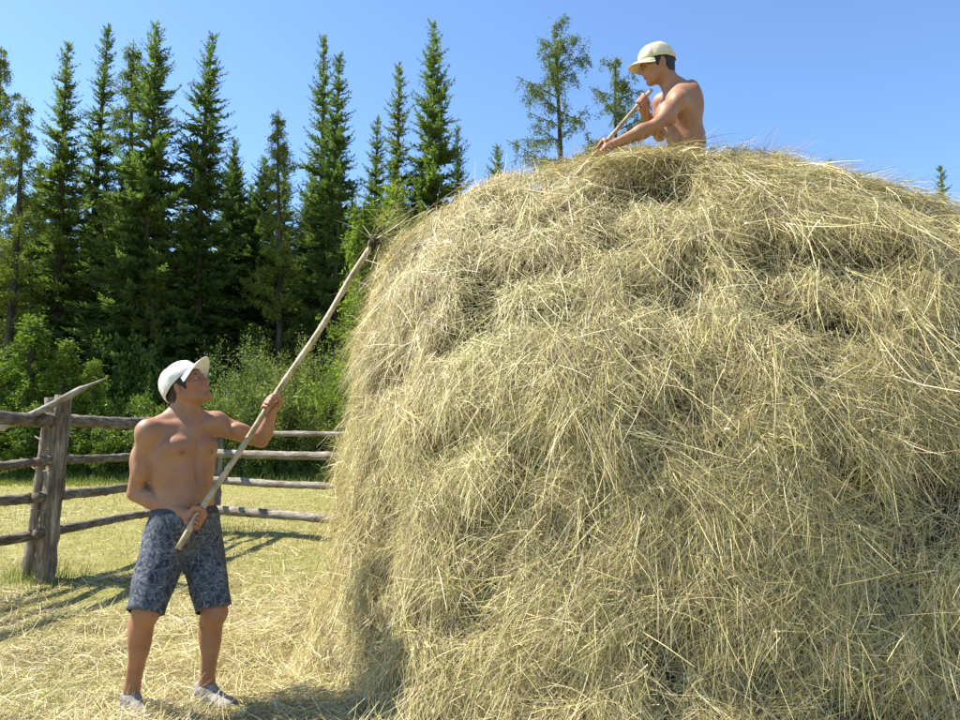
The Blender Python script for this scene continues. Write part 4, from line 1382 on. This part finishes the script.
    # shoes
    for an, td in ((aR, [.72, -.69, 0]), (aL, [.85, -.5, 0])):
        td = unit(td)
        heel = np.array([an[0], an[1], 0]) - td * .065; toe = heel + td * .262
        gz = float(ground_z(np.array([[an[0], an[1], 0]]))[0])
        heel[2] = toe[2] = max(gz, 0) + .0
        up, sole = shoe_mesh(heel, toe)
        sh_ = add('shoe', up, 'shoe'); add('sole', sole, 'sole', sh_)
    return pole_a, pole_b, pdir

def build_fork(pa, pb, pdir):
    root = empty('wooden_hay_fork', pa, 'long pale wooden hay fork held up against the haystack', 'hay fork')
    t = np.linspace(0, 1, 40)[:, None]
    side = unit(np.cross(pdir, [0, 1, 0]))
    pts = pa * (1 - t) + pb * t + side * (0.006 * np.sin(t * 7.0) + 0.004 * np.sin(t * 17))
    V, F = tube(pts, lerp(.0145, .0172, t[:, 0]) * (1 + .05 * np.sin(t[:, 0] * 23)), 14, True, .0012, 20, 2)
    link('shaft', np_mesh('shaft', rel(root, V), F, M['pole']), root)
    # binding at the head
    a = np.linspace(0, 2 * np.pi * 7, 150)
    u = unit(np.cross(pdir, [0, 0, 1.0])); v = np.cross(pdir, u)
    bp = pb - pdir * .085 + pdir * (0.1 * np.linspace(0, 1, 150))[:, None] + u * (.024 * np.cos(a))[:, None] + v * (.024 * np.sin(a))[:, None]
    V, F = tube(bp, .0048, 6)
    link('binding', np_mesh('binding', rel(root, V), F, M['binding']), root)
    for s in (-1, 0, 1):
        tt = np.linspace(0, 1, 10)[:, None]
        lat = unit(np.array([.35, .9, -.2]))
        q = pb - pdir * .06 + pdir * (tt * .20) + lat * s * (.010 + .05 * tt ** .7) + np.array([.04, .05, -.02]) * tt ** 2
        V, F = tube(q, lerp(.0105, .004, tt[:, 0]), 8, True, .001, 30, 5)
        link('tine', np_mesh('tine', rel(root, V), F, M['binding']), root)
    # wisps of hay caught on the tines
    r = np.random.default_rng(77)
    N = 130
    P = pb + pdir * r.uniform(-.07, .34, (N, 1)) + r.normal(0, .03, (N, 3))
    di = unit(r.normal(0, 1, (N, 3)) + np.array([.45, .2, .3]))
    V, F = ribbons(P, di, unit(r.normal(0, 1, (N, 3))), r.uniform(.06, .3, N), r.uniform(.002, .004, N), r.uniform(0, .4, N), r.normal(0, .15, N), 3, r)
    colr = pick_straw(N, r, np.full(N, 1.0), np.clip(r.normal(.25, .25, N), 0, .9))
    link('caught_hay', np_mesh('caught_hay', rel(root, V), F, M['hay'], np.repeat(colr, 8, 0), False), root, kind='stuff')

def build_stacker():
    D0 = 4.27
    hip = at(693, 178, D0)
    root = empty('person', hip - np.array([0, 0, .25]), 'bare-backed person in khaki cap kneeling waist-deep on top of the haystack', 'person')
    def add(nm, VF, mat, parent=None, col=None, smooth=True):
        V, F = VF
        return link(nm, np_mesh(nm, rel(root, V), F, M[mat], col, smooth), parent or root)
    f0 = unit([-.98, -.12, 0])
    up = unit(at(677, 92, D0) - hip)
    R = frame(unit(f0 - up * (f0 @ up)), up); f, l, u = R
    nb = at(674, 87, D0)
    waist = lerp(hip, nb, .36); chest = lerp(hip, nb, .70)
    chest = chest + f * -.0; waist = waist - f * .012
    sN, sF = at(679, 102, D0 - .165), at(662, 103, D0 + .16)
    B = Body(hip + [-.85, -.55, -.50], hip + [.45, .55, .95], 0.0054)
    B.ell(chest, (.112, .150, .18), R, .03)
    B.ell(lerp(chest, waist, .6), (.098, .128, .14), R, .05)
    B.ell(waist, (.098, .134, .12), R, .05)
    B.ell(hip, (.115, .155, .12), R, .05)
    for s, sh in ((1, sN), (-1, sF)):
        B.ell(chest + f * .07 + l * .07 * s + u * .05, (.042, .078, .055), R, .03)
        B.ell(chest - f * .072 + l * .066 * s + u * .06, (.05, .075, .12), R, .05)
        B.ell(chest - f * .01 + l * .12 * s, (.07, .04, .12), R, .05)
        B.cap(nb - f * .025, sh + u * .012, .040, .036, .05)
        B.ell(sh, (.055, .055, .06), R, .035)
    hc = at(657, 66, D0)
    HR = frame(unit([-.97, -.10, -.20]), (-.08, 0, 1))
    B.cap(nb - u * .03, hc - HR[2] * .035 - HR[0] * .03, .064, .056, .03)
    add_head(B, hc, HR)
    pa, pb = at(649, 93, D0 - .03), at(590, 160, D0 - .22)
    pd = unit(pa - pb)
    gF = lerp(pa, pb, .14); gN = lerp(pa, pb, .84)
    wF = gF + np.array([.035, .05, -.055]); wN = gN + np.array([.060, -.015, .012])
    eN, eF = at(657, 125, D0 - .22), at(660, 135, D0 + .24)
    for sh, el, wr in ((sN, eN, wN), (sF, eF, wF)):
        B.cap(sh, el, .049, .038, .03)
        B.ell(lerp(sh, el, .5), (.048, .046, .085), frame(f, unit(sh - el)), .03)
        B.cap(el, lerp(el, wr, .35), .038, .041, .02)
        B.cap(lerp(el, wr, .3), wr, .041, .026, .025)
    add_grip(B, gF, pd, wF, .0125, 1.0, -1.0)
    add_grip(B, gN, pd, wN, .0125, 1.0, 1.0)
    # kneeling legs sunk in the hay
    for s in (1, -1):
        kn = hip + l * .1 * s + f * .16 - np.array([0, 0, .33])
        B.cap(hip + l * .085 * s, kn, .085, .06, .04)
        B.cap(kn, kn - f * .38 - np.array([0, 0, .03]), .052, .036, .03)
    V, F = B.mesh(2)
    spots = [(hc + np.array([.075, 0, -.03]) @ HR, .06, (1.02, .86, .8)), (gF, .06, (1.05, .88, .82)), (gN, .06, (1.05, .88, .82))]
    add('body', (V, F), 'skin', col=skin_tint(V, spots))
    add('hair', hair_mesh(hc, HR), 'hair')
    eye_parts(hc, HR, add); lips(hc, HR, add)
    CR = frame(unit(HR[0] + np.array([0, 0, -.06])), (-.08, 0, 1))
    crown, button, visor, seams = cap_meshes(hc, CR, .02, .082)
    cp = add('cap', crown, 'cap_khaki'); add('cap_button', button, 'cap_khaki', cp); add('stitching', seams, 'stitch_khaki', cp); add('visor', visor, 'cap_khaki', cp)
    S = Body(hip + [-.6, -.45, -.50], hip + [.3, .45, .2], 0.01)
    S.ell(hip, (.128, .168, .115), R, .02)
    for s in (1, -1):
        kn = hip + l * .1 * s + f * .16 - np.array([0, 0, .33])
        S.cap(hip + l * .085 * s, lerp(hip + l * .1 * s, kn, .8), .105, .09, .04)
    S.plane(hip + u * .06, u)
    add('shorts', S.mesh(1), 'drawers')
    # his pole
    pr = empty('wooden_pole', pb, 'thin wooden pole planted in the haystack top, gripped by the kneeling person', 'pole')
    t = np.linspace(0, 1, 24)[:, None]
    pts = (pa + pd * .03) * (1 - t) + (pb - pd * .16) * t + np.array([0, .003, .003]) * np.sin(t * 9)
    V, F = tube(pts, .0125, 12, True, .0012, 20, 4)
    link('shaft', np_mesh('shaft', rel(pr, V), F, M['pole']), pr)

pa, pb, pdir = build_thrower()
build_fork(pa, pb, pdir)
print('person', round(time.time() - T0, 1))
build_stacker()

def build_disturbed_hay():
    """hay pushed up round the kneeling man's waist and hand"""
    r = np.random.default_rng(91)
    N = 2600
    px = np.concatenate([r.uniform(596, 735, N // 2), r.normal(668, 26, N - N // 2)])
    P = np.array([at(x, y, d) for x, y, d in zip(px, 158 - 9 * r.random(N) * np.exp(-((px - 662) / 45) ** 2), r.uniform(3.85, 4.22, N))])
    a = r.uniform(0, 2 * np.pi, N)
    di = unit(np.stack([np.cos(a), 0.6 * np.sin(a), r.normal(0.05, 0.35, N)], -1))
    V, F = ribbons(P, di, unit(r.normal(0, .4, (N, 3)) + [0, -.5, 1.0]), r.uniform(.06, .22, N), r.choice([.0018, .0024, .0032, .0044], N), r.uniform(.2, .7, N), np.clip(r.normal(0, .3, N), -.6, .6), 3, r)
    hs = bpy.data.objects['haystack']
    link('disturbed_hay', np_mesh('disturbed_hay', rel(hs, V), F, M['hay'], np.repeat(pick_straw(N, r, np.full(N, 1.05), np.clip(r.normal(.02, .12, N), 0, .6)), 8, 0), False), hs, kind='stuff')
build_disturbed_hay()
print('done', round(time.time() - T0, 1), 'tris', sum(len(m.loops) - 2 * len(m.polygons) for m in bpy.data.meshes))
